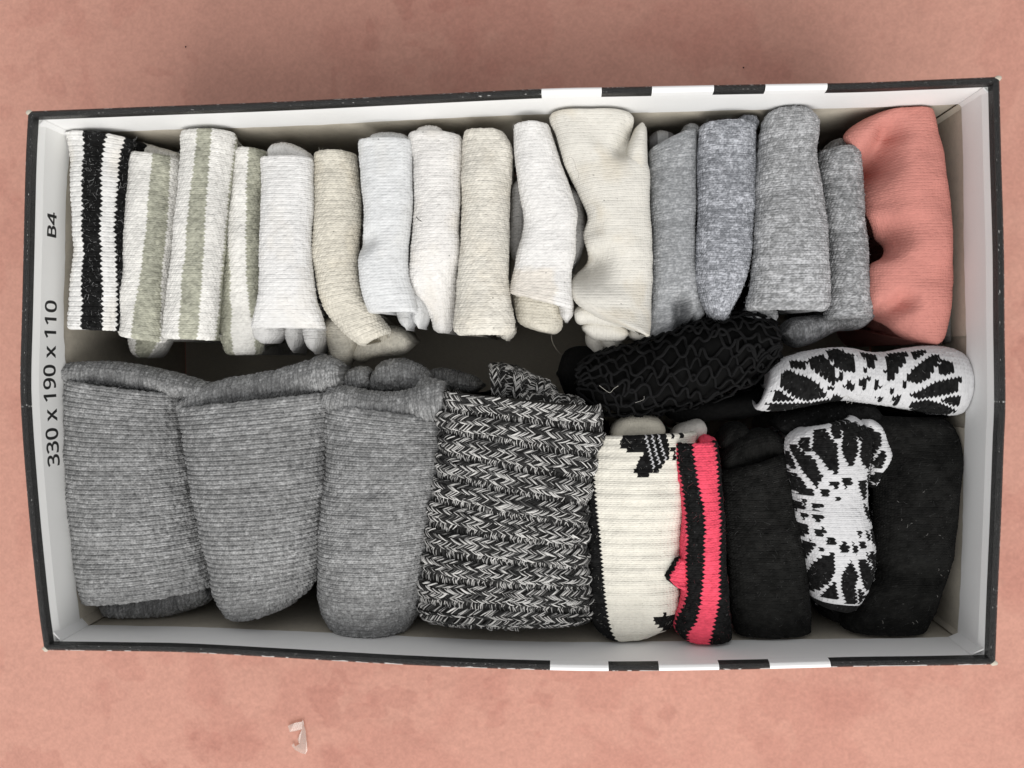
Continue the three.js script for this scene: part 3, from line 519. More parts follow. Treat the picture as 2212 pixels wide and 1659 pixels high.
// 11 big smooth ivory
{
  const g = thing('folded_sock', 'large smooth ivory folded sock with deep creases and a knotted toe', 'sock', ROW), k = K(1.25, 1.0, 0.17, { ribW: 0.8, rough: 0.2 });
  const iv = plain([0.657, 0.636, 0.583], 0.05, { soil: 25, soilK: 0.55, flecks: 26 });
  const b = piece(g, 'outer_fold', { z: 3, h: [100, 100, 97, 94, 96], drop: 8, n: 2.4, k, seed: 111, r: 1.6, wob: 0.9, res: 0.85, st: [[452, 226, 890, 222], [445, 262, 914, 262], [468, 335, 906, 335], [500, 430, 930, 420], [548, 560, 994, 520], [612, 690, 1002, 660], [660, 800, 1013, 790], [640, 900, 1020, 900], [662, 1040, 1021, 1020], [592, 1120, 1017, 1120], [558, 1190, 1013, 1190], [585, 1280, 1010, 1290], [715, 1370, 1006, 1390], [905, 1440, 998, 1485]], color: iv,
    dents: [[905, 320, 850, 420, 3.2, 6], [850, 420, 800, 440, 7, 2.5], [640, 1075, 690, 1060, 6, 10], [610, 900, 660, 860, 4, 4], [560, 600, 620, 720, 5, 3]] });
  fuzz(g, b, 200, [0.7, 0.68, 0.62], 111, 0.8);
  const cs = { k: K(1.25, 1.0, 0.14, { ribW: 0.85, rough: 0.2 }), shareMap: b };
  piece(g, 'side_fold', { z: 3, h: [94, 97, 97, 95], drop: 8, ...cs, seed: 117, r: 2.5, st: [[925, 298, 986, 300], [905, 350, 991, 360], [870, 440, 994, 440], [850, 560, 998, 560], [850, 660, 1003, 660]] });
  piece(g, 'toe_roll', { z: 3, h: 86, drop: 7, ...cs, seed: 112, r: 3, st: [[575, 1310, 590, 1420], [650, 1300, 640, 1410], [760, 1340, 750, 1420], [880, 1400, 870, 1440]] });
  piece(g, 'toe_roll', { z: 3, h: 82, drop: 8, ...cs, seed: 113, r: 3.5, st: [[615, 1400, 640, 1470], [700, 1370, 700, 1495], [800, 1385, 800, 1505], [888, 1430, 880, 1500]] });
  piece(g, 'toe_fold', { z: 3, h: 72, drop: 7, ...cs, seed: 114, r: 3, st: [[640, 1440, 790, 1440], [645, 1510, 780, 1520], [690, 1597, 750, 1580]] });
  piece(g, 'toe_fold', { z: 3, h: 76, drop: 6, ...cs, seed: 115, r: 3, st: [[715, 1460, 860, 1460], [725, 1520, 850, 1510], [765, 1565, 825, 1555]] });
  piece(g, 'inner_fold', { z: 3, h: 78, drop: 5, ...cs, seed: 116, r: 2.5, st: [[885, 1420, 1000, 1420], [890, 1480, 998, 1480], [930, 1510, 985, 1505]] });
}
// 12 smooth grey
{
  const g = thing('folded_sock', 'smooth mid grey folded sock with a striped toe showing at its top', 'sock', ROW), k = K(1.2, 1.1, 0.22, { ribW: 0.75 });
  const col = heather([0.20, 0.207, 0.215], [0.46, 0.47, 0.485], 0.5, { n: 0.28, h: 0.25 });
  const b = piece(g, 'outer_fold', { z: 3, h: [91, 92, 90, 86, 80], drop: 7, n: 2.4, k, seed: 121, r: 1.3, st: [[998, 435, 1272, 300], [1000, 520, 1267, 480], [1008, 720, 1265, 700], [1018, 900, 1256, 880], [1020, 1060, 1260, 1040], [1016, 1220, 1284, 1190], [1006, 1380, 1292, 1320], [975, 1505, 1190, 1440]], color: col, dents: [[1205, 1290, 1208, 1430, 2.6, 9], [1165, 1300, 1110, 1380, 6, 3]] });
  fuzz(g, b, 300, [0.45, 0.45, 0.47], 112);
  const st = (c) => (frac(c.l / 7) < 0.45 ? [0.13, 0.13, 0.135] : [0.34, 0.35, 0.36]);
  piece(g, 'toe_fold', { z: 3, h: 82, drop: 6, k, seed: 122, r: 2.5, color: st, st: [[992, 350, 1000, 470], [1060, 322, 1060, 460], [1150, 345, 1140, 420]] });
  piece(g, 'side_fold', { z: 3, h: 86, drop: 6, k, shareMap: b, seed: 123, r: 3, st: [[1175, 290, 1290, 295], [1180, 380, 1290, 380]] });
  piece(g, 'lower_fold', { z: 3, h: 80, drop: 7, k, shareMap: b, seed: 124, r: 3.5, st: [[1215, 1250, 1285, 1230], [1222, 1330, 1310, 1320], [1235, 1415, 1290, 1400]] });
}
// 13 blue grey
{
  const g = thing('folded_sock', 'bluish grey folded sock of fluffy knit tapering to a point at its lower end', 'sock', ROW), k = K(1.5, 1.25, 0.34, { ribW: 0.5 });
  const col = heather([0.15, 0.157, 0.172], [0.56, 0.575, 0.62], 0.5, { n: 0.3, h: 0.34 });
  const b = piece(g, 'outer_fold', { z: 3, h: [95, 95, 93, 84], drop: 8, n: 2.3, k, seed: 131, r: 1.6, st: [[1285, 290, 1600, 280], [1275, 480, 1602, 470], [1278, 680, 1597, 670], [1268, 880, 1586, 880], [1266, 1080, 1562, 1080], [1290, 1250, 1515, 1230], [1335, 1360, 1455, 1340], [1390, 1408, 1432, 1392]], color: col });
  fuzz(g, b, 1500, [0.5, 0.52, 0.56], 113);
  piece(g, 'toe_fold', { z: 3, h: 88, drop: 6, k, shareMap: b, seed: 132, r: 3, st: [[1490, 245, 1480, 340], [1550, 222, 1550, 330], [1610, 250, 1610, 330]] });
}
// 14 grey long, 15 grey narrow
const grey14 = heather([0.18, 0.183, 0.186], [0.52, 0.526, 0.54], 0.56, { n: 0.28, h: 0.34 });
{
  const g = thing('folded_sock', 'tall heather grey folded sock with rounded top, right of the bluish grey one', 'sock', ROW), k = K(1.6, 1.3, 0.36, { ribW: 0.6, rib: [4.8, 0.12] });
  const b = piece(g, 'outer_fold', { z: 4, h: [97, 99, 98, 95], drop: 9, n: 2.3, k, seed: 141, r: 2.2, lip1: true, st: [[285, 268, 475, 262], [245, 350, 545, 340], [218, 540, 530, 500], [211, 700, 560, 680], [205, 880, 583, 870], [195, 1050, 596, 1040], [175, 1220, 602, 1210], [150, 1345, 600, 1345]], color: grey14 });
  fuzz(g, b, 1500, [0.5, 0.5, 0.52], 114);
  piece(g, 'lower_fold', { z: 4, h: 84, drop: 6, k, shareMap: b, seed: 142, r: 3, st: [[135, 1320, 320, 1320], [150, 1385, 320, 1390], [220, 1415, 305, 1425]] });
}
{
  const g = thing('folded_sock', 'narrow heather grey folded sock between the tall grey sock and the salmon sock', 'sock', ROW), k = K(1.5, 1.3, 0.36, { stagger: 1, ribW: 0.45 });
  const b = piece(g, 'outer_fold', { z: 4, h: [88, 90, 88, 84], drop: 8, n: 2.3, k, seed: 151, r: 1.6, st: [[540, 490, 768, 465], [548, 640, 780, 630], [575, 820, 792, 820], [592, 1000, 802, 1000], [598, 1180, 817, 1180], [585, 1340, 834, 1325], [570, 1400, 836, 1390]], color: heather([0.15, 0.153, 0.156], [0.50, 0.506, 0.52], 0.52, { n: 0.24, h: 0.42 }) });
  fuzz(g, b, 600, [0.45, 0.45, 0.48], 115);
  piece(g, 'toe_fold', { z: 4, h: 80, drop: 6, k, shareMap: b, seed: 152, r: 3, st: [[575, 455, 580, 540], [660, 428, 660, 530], [760, 450, 760, 520]] });
  piece(g, 'lower_fold', { z: 4, h: 78, drop: 9, k: K(1.0, 1.0, 0.14), shareMap: b, seed: 153, r: 5, st: [[325, 1430, 350, 1510], [400, 1385, 410, 1545], [500, 1370, 520, 1520], [620, 1360, 640, 1462], [740, 1350, 760, 1447], [832, 1340, 838, 1395]] });
}
// 16 salmon
{
  const g = thing('folded_sock', 'salmon pink folded sock with deep dents at the right end of the upper row', 'sock', ROW), k = K(1.2, 1.1, 0.18, { ribW: 0.75, rough: 0.25 });
  const col = plain(C.salmon, 0.06, { flecks: 0 });
  const b = piece(g, 'outer_fold', { z: 4, h: [92, 95, 94, 92, 90], drop: 9, n: 2.4, k, seed: 161, r: 2, wob: 0.8, matOpt: { sheenColor: [0.9, 0.6, 0.5] }, st: [[880, 282, 1135, 258], [760, 335, 1165, 320], [685, 410, 1190, 410], [740, 490, 1206, 490], [785, 600, 1226, 600], [800, 700, 1238, 690], [830, 830, 1248, 820], [890, 920, 1253, 915], [932, 985, 1255, 985], [905, 1055, 1256, 1050], [822, 1105, 1256, 1115], [815, 1210, 1254, 1215], [845, 1320, 1248, 1325], [905, 1400, 1232, 1405], [960, 1465, 1212, 1475], [1040, 1518, 1175, 1534]], color: col,
    dents: [[950, 380, 890, 520, 4.2, 9], [880, 540, 810, 680, 6, 14], [930, 760, 930, 840, 5, 4], [915, 970, 985, 920, 4.5, 9], [960, 1340, 1040, 1290, 3.6, 6], [880, 1400, 930, 1390, 3, 8]], tuckL: [1.0, 15] });
  fuzz(g, b, 200, [0.7, 0.35, 0.3], 116, 0.8);
  const two = striped([0.4], [plain([0.16, 0.155, 0.15], 0.15), plain(mul(C.salmon, 0.9), 0.06)], 0.4);
  piece(g, 'inner_fold', { z: 4, h: 80, drop: 5, k, seed: 163, r: 2, color: plain([0.15, 0.15, 0.145], 0.2), st: [[1180, 1150, 1268, 1160], [1180, 1350, 1268, 1350], [1190, 1520, 1262, 1525]] });
  piece(g, 'lower_fold', { z: 4, h: 58, drop: 7, k, shareMap: b, seed: 164, r: 4, st: [[810, 1340, 980, 1350], [820, 1420, 980, 1430], [860, 1475, 970, 1480]] });
}

// ---- lower row: three grey ribbed
const GR = heather([0.165, 0.166, 0.166], [0.43, 0.433, 0.433], 0.50, { n: 0.26, h: 0.30 });
const LOW = 'large folded socks standing in the lower row';
{
  const g = thing('folded_sock', 'wide heather grey ribbed sock folded against the left end wall', 'sock', LOW), k = K(1.75, 1.4, 0.8, { ribW: 0.8, rib: [7, 0.15] });
  const b = piece(g, 'outer_fold', { z: 5, h: [97, 99, 98], drop: 15, n: 2.15, k, seed: 171, r: 1.8, lip1: true, st: [[222, 188, 662, 250], [220, 330, 668, 360], [228, 520, 690, 520], [235, 700, 720, 690], [248, 880, 758, 850], [283, 1042, 780, 985]], depth: 0.55, color: GR });
  fuzz(g, b, 2600, [0.42, 0.42, 0.44], 117);
  piece(g, 'upper_fold', { z: 5, h: 92, drop: 7, k, shareMap: b, seed: 172, r: 1.8, st: [[265, 135, 262, 215], [400, 132, 400, 225], [560, 150, 560, 240], [680, 180, 680, 260], [800, 215, 790, 280]] });
  piece(g, 'lower_fold', { z: 5, h: 84, drop: 9, k, shareMap: b, seed: 173, r: 4, st: [[400, 990, 430, 1085], [520, 970, 530, 1103], [650, 950, 650, 1075], [800, 920, 800, 1030]] });
}
{
  const g = thing('folded_sock', 'grey ribbed folded sock tapering downward, second from the left in lower row', 'sock', LOW), k = K(1.75, 1.4, 0.8, { ribW: 0.8, rib: [7, 0.18] });
  const b = piece(g, 'outer_fold', { z: 5, h: [101, 102, 100, 95], drop: 15, n: 2.15, k, seed: 181, r: 2.2, st: [[655, 305, 1238, 243], [672, 430, 1212, 390], [702, 600, 1207, 570], [735, 760, 1197, 730], [772, 900, 1190, 870], [797, 1020, 1165, 970], [850, 1092, 1080, 1058]], depth: 0.55, color: GR });
  fuzz(g, b, 2600, [0.42, 0.42, 0.44], 118);
  piece(g, 'upper_fold', { z: 5, h: 93, drop: 8, k, shareMap: b, seed: 182, r: 2.5, st: [[695, 275, 700, 330], [760, 228, 765, 320], [900, 188, 910, 300], [1060, 160, 1070, 280], [1180, 125, 1190, 260], [1285, 118, 1290, 225]] });
  piece(g, 'toe_fold', { z: 5, h: 84, drop: 8, k, shareMap: b, seed: 183, r: 3, st: [[1150, 135, 1180, 200], [1220, 108, 1240, 200], [1290, 130, 1295, 200]] });
}
{
  const g = thing('folded_sock', 'grey ribbed folded sock directly left of the black and white marled one', 'sock', LOW), k = K(1.65, 1.4, 0.75, { ribW: 0.8, rib: [6.6, 0.15] });
  const b = piece(g, 'outer_fold', { z: 6, h: [97, 100, 99, 94], drop: 15, n: 2.15, k, seed: 191, r: 2.2, st: [[177, 372, 792, 458], [177, 520, 793, 560], [180, 680, 786, 690], [166, 860, 766, 850], [150, 1060, 736, 1050], [142, 1260, 695, 1260], [150, 1410, 672, 1410], [215, 1540, 600, 1545]], depth: 0.55, color: GR });
  fuzz(g, b, 2600, [0.42, 0.42, 0.44], 119);
  piece(g, 'upper_fold', { z: 6, h: 94, drop: 7, k, shareMap: b, seed: 192, r: 1.8, st: [[235, 290, 185, 400], [330, 305, 320, 460], [470, 325, 460, 490], [600, 320, 600, 490], [690, 290, 720, 480], [800, 270, 800, 440]] });
  piece(g, 'upper_fold', { z: 6, h: 84, drop: 8, k, shareMap: b, seed: 193, r: 3, st: [[270, 260, 280, 330], [330, 215, 350, 320], [415, 190, 430, 310]] });
  piece(g, 'toe_fold', { z: 6, h: 80, drop: 8, k, shareMap: b, seed: 194, r: 3, st: [[430, 250, 440, 330], [480, 180, 500, 320], [600, 160, 610, 320], [730, 220, 730, 320]] });
  piece(g, 'toe_fold', { z: 6, h: 88, drop: 8, k, shareMap: b, seed: 195, r: 3, st: [[640, 320, 660, 400], [690, 262, 720, 400], [800, 268, 800, 420]] });
  piece(g, 'toe_fold', { z: 6, h: 62, drop: 8, k, shareMap: b, seed: 196, r: 4, st: [[700, 215, 700, 320], [820, 215, 820, 320], [990, 260, 990, 330]] });
}
// ---- chunky marl
{
  const g = thing('folded_sock', 'chunky black and white marled knit sock with thick horizontal ribs', 'sock', LOW);
  const dark = clothMat(dataTex(64, 64, (x, y) => mul([0.03, 0.029, 0.027], 0.8 + 0.4 * hash(x, y, 3))));
  const RP = 8.6;
  const put = (pc, count0, seed) => {                             // the yarn itself, strand by strand
    const r = rng(seed), geo = new THREE.TubeGeometry(new THREE.QuadraticBezierCurve3(new THREE.Vector3(-0.5, 0, 0), new THREE.Vector3(0, 0.42, 0), new THREE.Vector3(0.5, -0.05, 0)), 5, 0.056, 5), mats = [], cols = [], Mx = new THREE.Matrix4(), c = new THREE.Color();
    const add = (l, a, ang, len, lift, wdt) => {
      if (l < 0.5 || l > pc.lenMM - 0.5) return;
      const s = pc.surf(l, a), b = s.n.clone().cross(s.tl).normalize(), x = s.tl.clone().multiplyScalar(Math.cos(ang) ).addScaledVector(b, Math.sin(ang)), z = x.clone().cross(s.n).normalize();
      Mx.makeBasis(x.multiplyScalar(len * MM), s.n.clone().multiplyScalar(len * MM * 0.75), z.multiplyScalar(len * wdt * MM)); Mx.setPosition(s.p.addScaledVector(s.n, lift * MM)); mats.push(Mx.clone());
      const t = r(), v = t < 0.55 ? 0.012 + 0.015 * r() : t < 0.65 ? 0.10 + 0.1 * r() : 0.42 + 0.28 * r(); cols.push(v);
    };
    const a0 = pc.domeA[0] - 10, a1 = pc.domeA[1] + 10;
    for (let R = -1; R * RP < pc.lenMM + RP; R++) {
      for (const w of [0, 1]) {                                   // two raised columns of stitches
        const lc = R * RP + 1.5 + w * 2.55;
        for (let a = a0; a < a1; a += 2.3) for (const sgn of [-1, 1]) for (let q = 0; q < 5; q++) {
          const off = (q - 2) * 0.36; add(lc + sgn * 0.62 + (r() - 0.5) * 0.2 + 0.35 * noise(a / 6, R, 9), a + off + (r() - 0.5) * 0.35, PI / 2 - sgn * (0.50 + (r() - 0.5) * 0.22), 3.4 + r() * 0.7, 1.2 + (r() - 0.5) * 0.4 - Math.abs(off) * 0.25, 0.9);
        }
      }
      for (const w of [0, 1]) for (let a = a0; a < a1; a += 0.95) for (let q = 0; q < 2; q++) add(R * RP + 5.9 + w * 1.5 + (r() - 0.5) * 0.5, a + w * 0.5 + q * 0.5 + (r() - 0.5) * 0.4, (r() - 0.5) * 0.7 + (w ? 0.3 : -0.3), 2.6 + r() * 0.7, 0.85 + (r() - 0.5) * 0.3, 0.95);
    }
    const im = new THREE.InstancedMesh(geo, new THREE.MeshStandardMaterial({ color: 0xffffff, roughness: 0.95 }), mats.length);
    mats.forEach((m, i) => { im.setMatrixAt(i, m); im.setColorAt(i, c.setRGB(cols[i], cols[i] * 0.985, cols[i] * 0.955)); });
    im.name = 'yarn'; im.userData.kind = 'stuff'; im.castShadow = im.receiveShadow = true; g.add(im);
  };
  const ribs = (s) => [0, 0.75 * (frac(s / RP) < 0.62 ? Math.sin(PI * frac(s / RP) / 0.62) : -0.3 * Math.sin(PI * (frac(s / RP) - 0.62) / 0.38))];
  const fold = (s, f, t, side) => (side ? [side * ribs(s)[1] * 0.8, 0] : [(f * 2 - 1) * ribs(s)[1] * 0.8, ribs(s)[1]]);
  const b = piece(g, 'outer_fold', { z: 6, h: [97, 99, 98, 95], drop: 9, n: 2.6, k: null, mat: dark, seed: 201, r: 3.0, colStep: 0.9, fold, st: [[850, 325, 1550, 392], [787, 420, 1592, 515], [795, 560, 1548, 690], [775, 720, 1513, 870], [750, 890, 1509, 1030], [726, 1060, 1511, 1170], [700, 1240, 1520, 1310], [688, 1385, 1525, 1425], [740, 1502, 1490, 1484]] });
  put(b, 0, 77);
  const c2 = piece(g, 'toe_fold', { z: 6, h: 86, drop: 8, k: null, mat: dark, seed: 202, r: 4, colStep: 0.9, st: [[1035, 255, 1045, 330], [1090, 205, 1100, 350], [1220, 245, 1220, 370], [1380, 320, 1370, 390]] });
  put(c2, 0, 78);
  const c3 = piece(g, 'upper_fold', { z: 6, h: 90, drop: 7, k: null, mat: dark, seed: 203, r: 3, colStep: 0.9, st: [[1180, 345, 1190, 420], [1320, 345, 1320, 440], [1500, 375, 1500, 460]] });
  put(c3, 0, 79);
}
// ---- cream with knitted-in emblem
{
  const g = thing('folded_sock', 'cream ribbed folded sock with a black three-leaf emblem and a black left edge', 'sock', LOW), k = K(1.5, 1.4, 0.24, { ribW: 0.65, rib: [4.5, 0.32], rough: 0.25 });
  const cream = plain([0.721, 0.694, 0.615], 0.06), S11 = (p) => poly(11, p);
  const black = [S11([[550, 610], [590, 510], [640, 490], [720, 460], [760, 430], [900, 410], [935, 420], [1000, 580], [1010, 700], [850, 725], [800, 690], [700, 710], [600, 655]]),
    S11([[1020, 740], [1060, 880], [1085, 1000], [1050, 1080], [900, 1105], [820, 1080], [765, 990], [830, 960], [850, 860], [910, 770]]),
    S11([[935, 360], [1060, 330], [1200, 320], [1230, 400], [1290, 470], [1310, 560], [1330, 660], [1320, 820], [1260, 830], [1250, 940], [1190, 960], [1170, 1020], [1090, 1020], [1050, 800], [1000, 580], [935, 430]]),
    S11([[1270, 380], [1400, 340], [1500, 330], [1560, 400], [1570, 495], [1515, 490], [1500, 410], [1420, 430], [1405, 520], [1375, 460], [1290, 440]]), S11([[1350, 680], [1410, 640], [1430, 700], [1370, 720]]), S11([[1370, 780], [1420, 740], [1440, 800], [1400, 830]]),
    poly(7, [[445, 1380], [490, 1365], [545, 1372], [545, 1400], [505, 1420], [500, 1450], [465, 1430], [450, 1405]])];
  const lines = [[[930, 380], [985, 560], [1045, 800], [1105, 1000]], [[1035, 360], [1085, 560], [1140, 790], [1195, 930]], [[1140, 350], [1180, 520], [1230, 710], [1275, 830]]].map((l) => l.map(([x, y]) => [zx(11, x), zy(11, y)]));
  const edge = [[0.02, 0.06, 0.10, 0.135, 0.17, 0.21, 0.25]];
  const zig = 2.2;
  const b = piece(g, 'outer_fold', { z: 7, h: [94, 96, 95, 93], drop: 8, n: 2.6, k, seed: 211, r: 1.6, picture: 1, texel: 0.15, st: [[163, 578, 650, 560], [160, 700, 610, 700], [160, 850, 590, 850], [160, 1000, 575, 1000], [162, 1200, 565, 1200], [172, 1400, 550, 1400], [235, 1482, 450, 1462]],
    color: (c) => {
      const jag = (Math.abs(c.fx - 0.5) * 2 - 0.5) * 1.0 / c.W;
      if (c.f < curve(edge[0], c.t) + jag) return blackYarn(c);
      // position inside the emblem, stepped by stitch along the roll and toothed across it
      const tooth = (Math.abs(c.fx - 0.5) * 2 - 0.5) * zig * 1.6;
      const x = c.rx + tooth, y = c.ry;
      if (black.some((q) => near(q, c.rx + tooth * 0.5, y, 0.8))) {
        for (const L of lines) for (let i = 0; i < L.length - 1; i++) if (y >= L[i][1] && y < L[i + 1][1]) { const X = lerp(L[i][0], L[i + 1][0], (y - L[i][1]) / (L[i + 1][1] - L[i][1])); if (Math.abs(x - X) < 2.0) return mul(C.snow, 0.9); }
        return blackYarn(c);
      }
      return cream(c);
    } });
  fuzz(g, b, 700, [0.72, 0.7, 0.62], 121);
  piece(g, 'toe_fold', { z: 7, h: 86, drop: 8, k: K(1.0, 1.0, 0.12), seed: 212, r: 4, color: plain([0.700, 0.657, 0.551], 0.05), st: [[255, 520, 262, 620], [330, 490, 330, 620], [420, 485, 420, 620], [500, 500, 500, 600]] });
  piece(g, 'toe_fold', { z: 7, h: 84, drop: 8, k: K(1.0, 1.0, 0.12), seed: 213, r: 4, color: plain([0.70, 0.67, 0.62], 0.05), st: [[530, 540, 540, 620], [600, 515, 610, 630], [680, 490, 690, 600]] });
}
// ---- coral and black stripes
{
  const g = thing('folded_sock', 'narrow coral and black striped sock with a small folded flap on its left side', 'sock', LOW), k = K(1.6, 1.35, 0.40, { ribW: 0.55, stagger: 1 });
  const coral = plain(C.coral, 0.16), thinCoral = plain(mul(C.coral, 0.9), 0.1);
  const b = piece(g, 'outer_fold', { z: 7, h: [98, 100, 99, 95], drop: 8, n: 2.5, k, seed: 221, r: 1.4, texel: 0.18, st: [[545, 605, 738, 597], [558, 760, 754, 760], [580, 930, 768, 920], [572, 1080, 774, 1070], [574, 1200, 780, 1200], [568, 1320, 787, 1330], [543, 1430, 800, 1440], [600, 1492, 790, 1532]],
    color: striped([[0.06, 0.09, 0.10, 0.14, 0.15, 0.14, 0.06, 0.02], [0.42, 0.46, 0.52, 0.54, 0.52, 0.46, 0.38, 0.10], [0.94, 0.93, 0.92, 0.90, 0.87, 0.82, 0.72, 0.55]], [thinCoral, blackYarn, coral, blackYarn], 1.1) });
  fuzz(g, b, 500, [0.3, 0.08, 0.09], 122);
  piece(g, 'flap', { z: 7, h: 98, drop: 5, k, seed: 222, r: 1.2, color: striped([0.22], [blackYarn, coral], 0.8), st: [[552, 1120, 606, 1130], [525, 1170, 606, 1180], [504, 1208, 606, 1225], [560, 1255, 606, 1262]] });
  piece(g, 'inner_fold', { z: 7, h: 90, drop: 4, k, seed: 223, r: 1.5, color: coral, st: [[650, 590, 660, 640], [685, 575, 690, 640], [730, 590, 730, 640]] });
}
// ---- plain black
const blackKnit = (v) => (c) => mul([0.0095, 0.0095, 0.009], (1 + 0.5 * (hash(c.i, c.j, 81) - 0.5) + 0.3 * noise(c.l / 3, c.a / 3, 82)) * v + (hash(Math.floor(c.l * 3.3), Math.floor(c.a * 3.3), 83) > 0.998 ? 4 : 0));
{
  const g = thing('folded_sock', 'plain black folded sock standing right of the coral striped one', 'sock', LOW), k = K(1.3, 1.3, 0.30, { ribW: 0.55 });
  const b = piece(g, 'outer_fold', { z: 7, h: [92, 95, 94, 90], drop: 9, n: 2.5, k, seed: 231, r: 2.2, st: [[748, 735, 1062, 640], [752, 860, 1080, 850], [768, 1010, 1104, 1000], [790, 1160, 1131, 1160], [800, 1320, 1150, 1320], [815, 1450, 1157, 1450], [862, 1522, 1130, 1527]], depth: 0.5, color: blackKnit(1.15) });
  fuzz(g, b, 700, [0.10, 0.10, 0.10], 123);
  piece(g, 'upper_fold', { z: 7, h: 88, drop: 8, k, shareMap: b, seed: 232, r: 4, st: [[755, 640, 760, 745], [850, 570, 860, 735], [950, 545, 960, 700], [1040, 580, 1050, 680]] });
  piece(g, 'toe_fold', { z: 7, h: 84, drop: 8, k, shareMap: b, seed: 233, r: 4, st: [[740, 560, 745, 660], [800, 520, 810, 640], [880, 520, 880, 620]] });
}
// ---- black and white patterned pair
const patch9 = [[[170, 310], [210, 285], [250, 305], [250, 370], [270, 390], [215, 380], [180, 345]], [[110, 350], [150, 340], [200, 400], [290, 450], [310, 530], [350, 590], [260, 590], [210, 530], [170, 460]], [[60, 390], [100, 385], [130, 450], [150, 510], [70, 460]], [[60, 500], [140, 540], [200, 600], [220, 650], [290, 690], [240, 710], [170, 680], [70, 640]], [[275, 245], [350, 230], [385, 260], [410, 320], [445, 340], [450, 500], [440, 550], [390, 520], [340, 440], [280, 380], [290, 320]], [[410, 215], [470, 180], [490, 220], [470, 310], [440, 310], [420, 260]], [[490, 170], [540, 200], [580, 300], [580, 400], [555, 480], [530, 490], [500, 430], [485, 370], [505, 260]], [[540, 180], [590, 180], [625, 220], [610, 320], [580, 270], [560, 220]], [[625, 200], [690, 210], [725, 250], [715, 330], [690, 420], [660, 520], [625, 480], [605, 420], [615, 340]], [[730, 250], [755, 260], [755, 330], [715, 380], [720, 310]], [[690, 450], [770, 370], [780, 400], [740, 480], [700, 500]], [[650, 560], [720, 520], [740, 530], [670, 610]], [[390, 615], [450, 625], [440, 655], [400, 640]], [[480, 600], [530, 590], [540, 620], [500, 650]], [[330, 660], [385, 680], [380, 715], [340, 700]], [[270, 605], [310, 610], [300, 650]], [[440, 725], [470, 730], [450, 745]], [[270, 780], [310, 765], [350, 780], [330, 805], [275, 800]], [[270, 845], [350, 870], [310, 895]], [[90, 720], [160, 740], [210, 800], [150, 800], [90, 770]], [[190, 735], [220, 750], [210, 770]], [[185, 845], [235, 855], [210, 870]], [[120, 900], [235, 920], [240, 980], [170, 1000], [120, 950]], [[295, 960], [350, 945], [370, 965], [330, 1005], [300, 985]], [[360, 1035], [410, 1015], [440, 1040], [420, 1065]], [[150, 1050], [250, 1035], [290, 1055], [250, 1110], [205, 1160], [150, 1110]], [[315, 1080], [355, 1085], [330, 1105]], [[460, 1090], [500, 1045], [530, 1090], [500, 1125]], [[560, 1060], [590, 1090], [575, 1125], [560, 1100]], [[605, 1040], [650, 1060], [640, 1095], [610, 1080]], [[590, 960], [620, 965], [610, 1000]], [[415, 1125], [415, 1250], [370, 1330], [300, 1380], [215, 1390], [200, 1280], [270, 1200], [340, 1150]], [[540, 1190], [570, 1280], [540, 1380], [530, 1500], [470, 1490], [460, 1400], [470, 1280]], [[600, 1180], [640, 1180], [700, 1280], [680, 1370], [620, 1400], [595, 1280]], [[415, 1330], [415, 1450], [310, 1430]], [[565, 1380], [605, 1450], [555, 1490]], [[590, 600], [645, 600], [645, 740], [600, 650]], [[645, 780], [700, 850], [690, 890], [655, 850]], [[655, 970], [680, 1010], [670, 1030]], [[685, 950], [740, 960], [750, 1100], [700, 1040]], [[680, 1110], [740, 1150], [740, 1230], [690, 1250]], [[655, 1130], [680, 1150], [665, 1180]]].map((p) => poly(9, p));
const patch10 = [[[450, 230], [560, 235], [580, 290], [460, 275]], [[390, 310], [450, 310], [520, 350], [600, 370], [690, 430], [740, 500], [770, 550], [600, 575], [500, 540], [420, 480], [370, 440], [350, 360]], [[305, 490], [360, 490], [420, 540], [480, 565], [380, 575], [305, 580]], [[640, 200], [740, 180], [790, 230], [840, 290], [870, 400], [840, 440], [780, 390], [700, 330], [630, 270], [600, 230]], [[780, 145], [880, 130], [940, 180], [1030, 210], [1030, 350], [950, 330], [900, 300], [850, 270], [820, 200]], [[1090, 175], [1230, 190], [1210, 240], [1190, 310], [1150, 300], [1120, 220]], [[1320, 170], [1500, 155], [1480, 240], [1420, 300], [1380, 400], [1330, 410], [1310, 320], [1340, 300]], [[1500, 410], [1490, 480], [1460, 480], [1540, 330], [1640, 250], [1740, 190], [1800, 195], [1790, 240], [1740, 310], [1700, 390], [1600, 440]], [[1560, 155], [1670, 150], [1650, 175], [1570, 215]], [[1820, 240], [1870, 265], [1910, 280], [1900, 350], [1820, 370], [1780, 340], [1790, 290]], [[1760, 440], [1880, 415], [1970, 400], [1960, 500], [1880, 530], [1750, 560], [1600, 580], [1540, 550], [1640, 510]], [[1870, 570], [1980, 560], [1960, 630], [1900, 630], [1820, 600]], [[1560, 620], [1680, 600], [1800, 630], [1940, 680], [1880, 710], [1760, 740], [1640, 740], [1560, 690], [1530, 640]], [[265, 620], [480, 600], [640, 610], [800, 590], [860, 540], [900, 560], [900, 760], [250, 760]], [[1090, 430], [1160, 400], [1140, 460], [1120, 510], [1090, 480]], [[1210, 400], [1240, 430], [1260, 480], [1220, 500]], [[940, 470], [980, 430], [1010, 470], [1000, 510]], [[1100, 280], [1130, 340], [1115, 360]], [[900, 330], [925, 400], [890, 400]], [[790, 460], [830, 470], [810, 500]], [[1240, 590], [1270, 580], [1255, 610]], [[1340, 510], [1390, 490], [1350, 540]], [[1370, 580], [1430, 560], [1400, 610]], [[1380, 620], [1420, 600], [1400, 650]]].map((p) => poly(10, p));
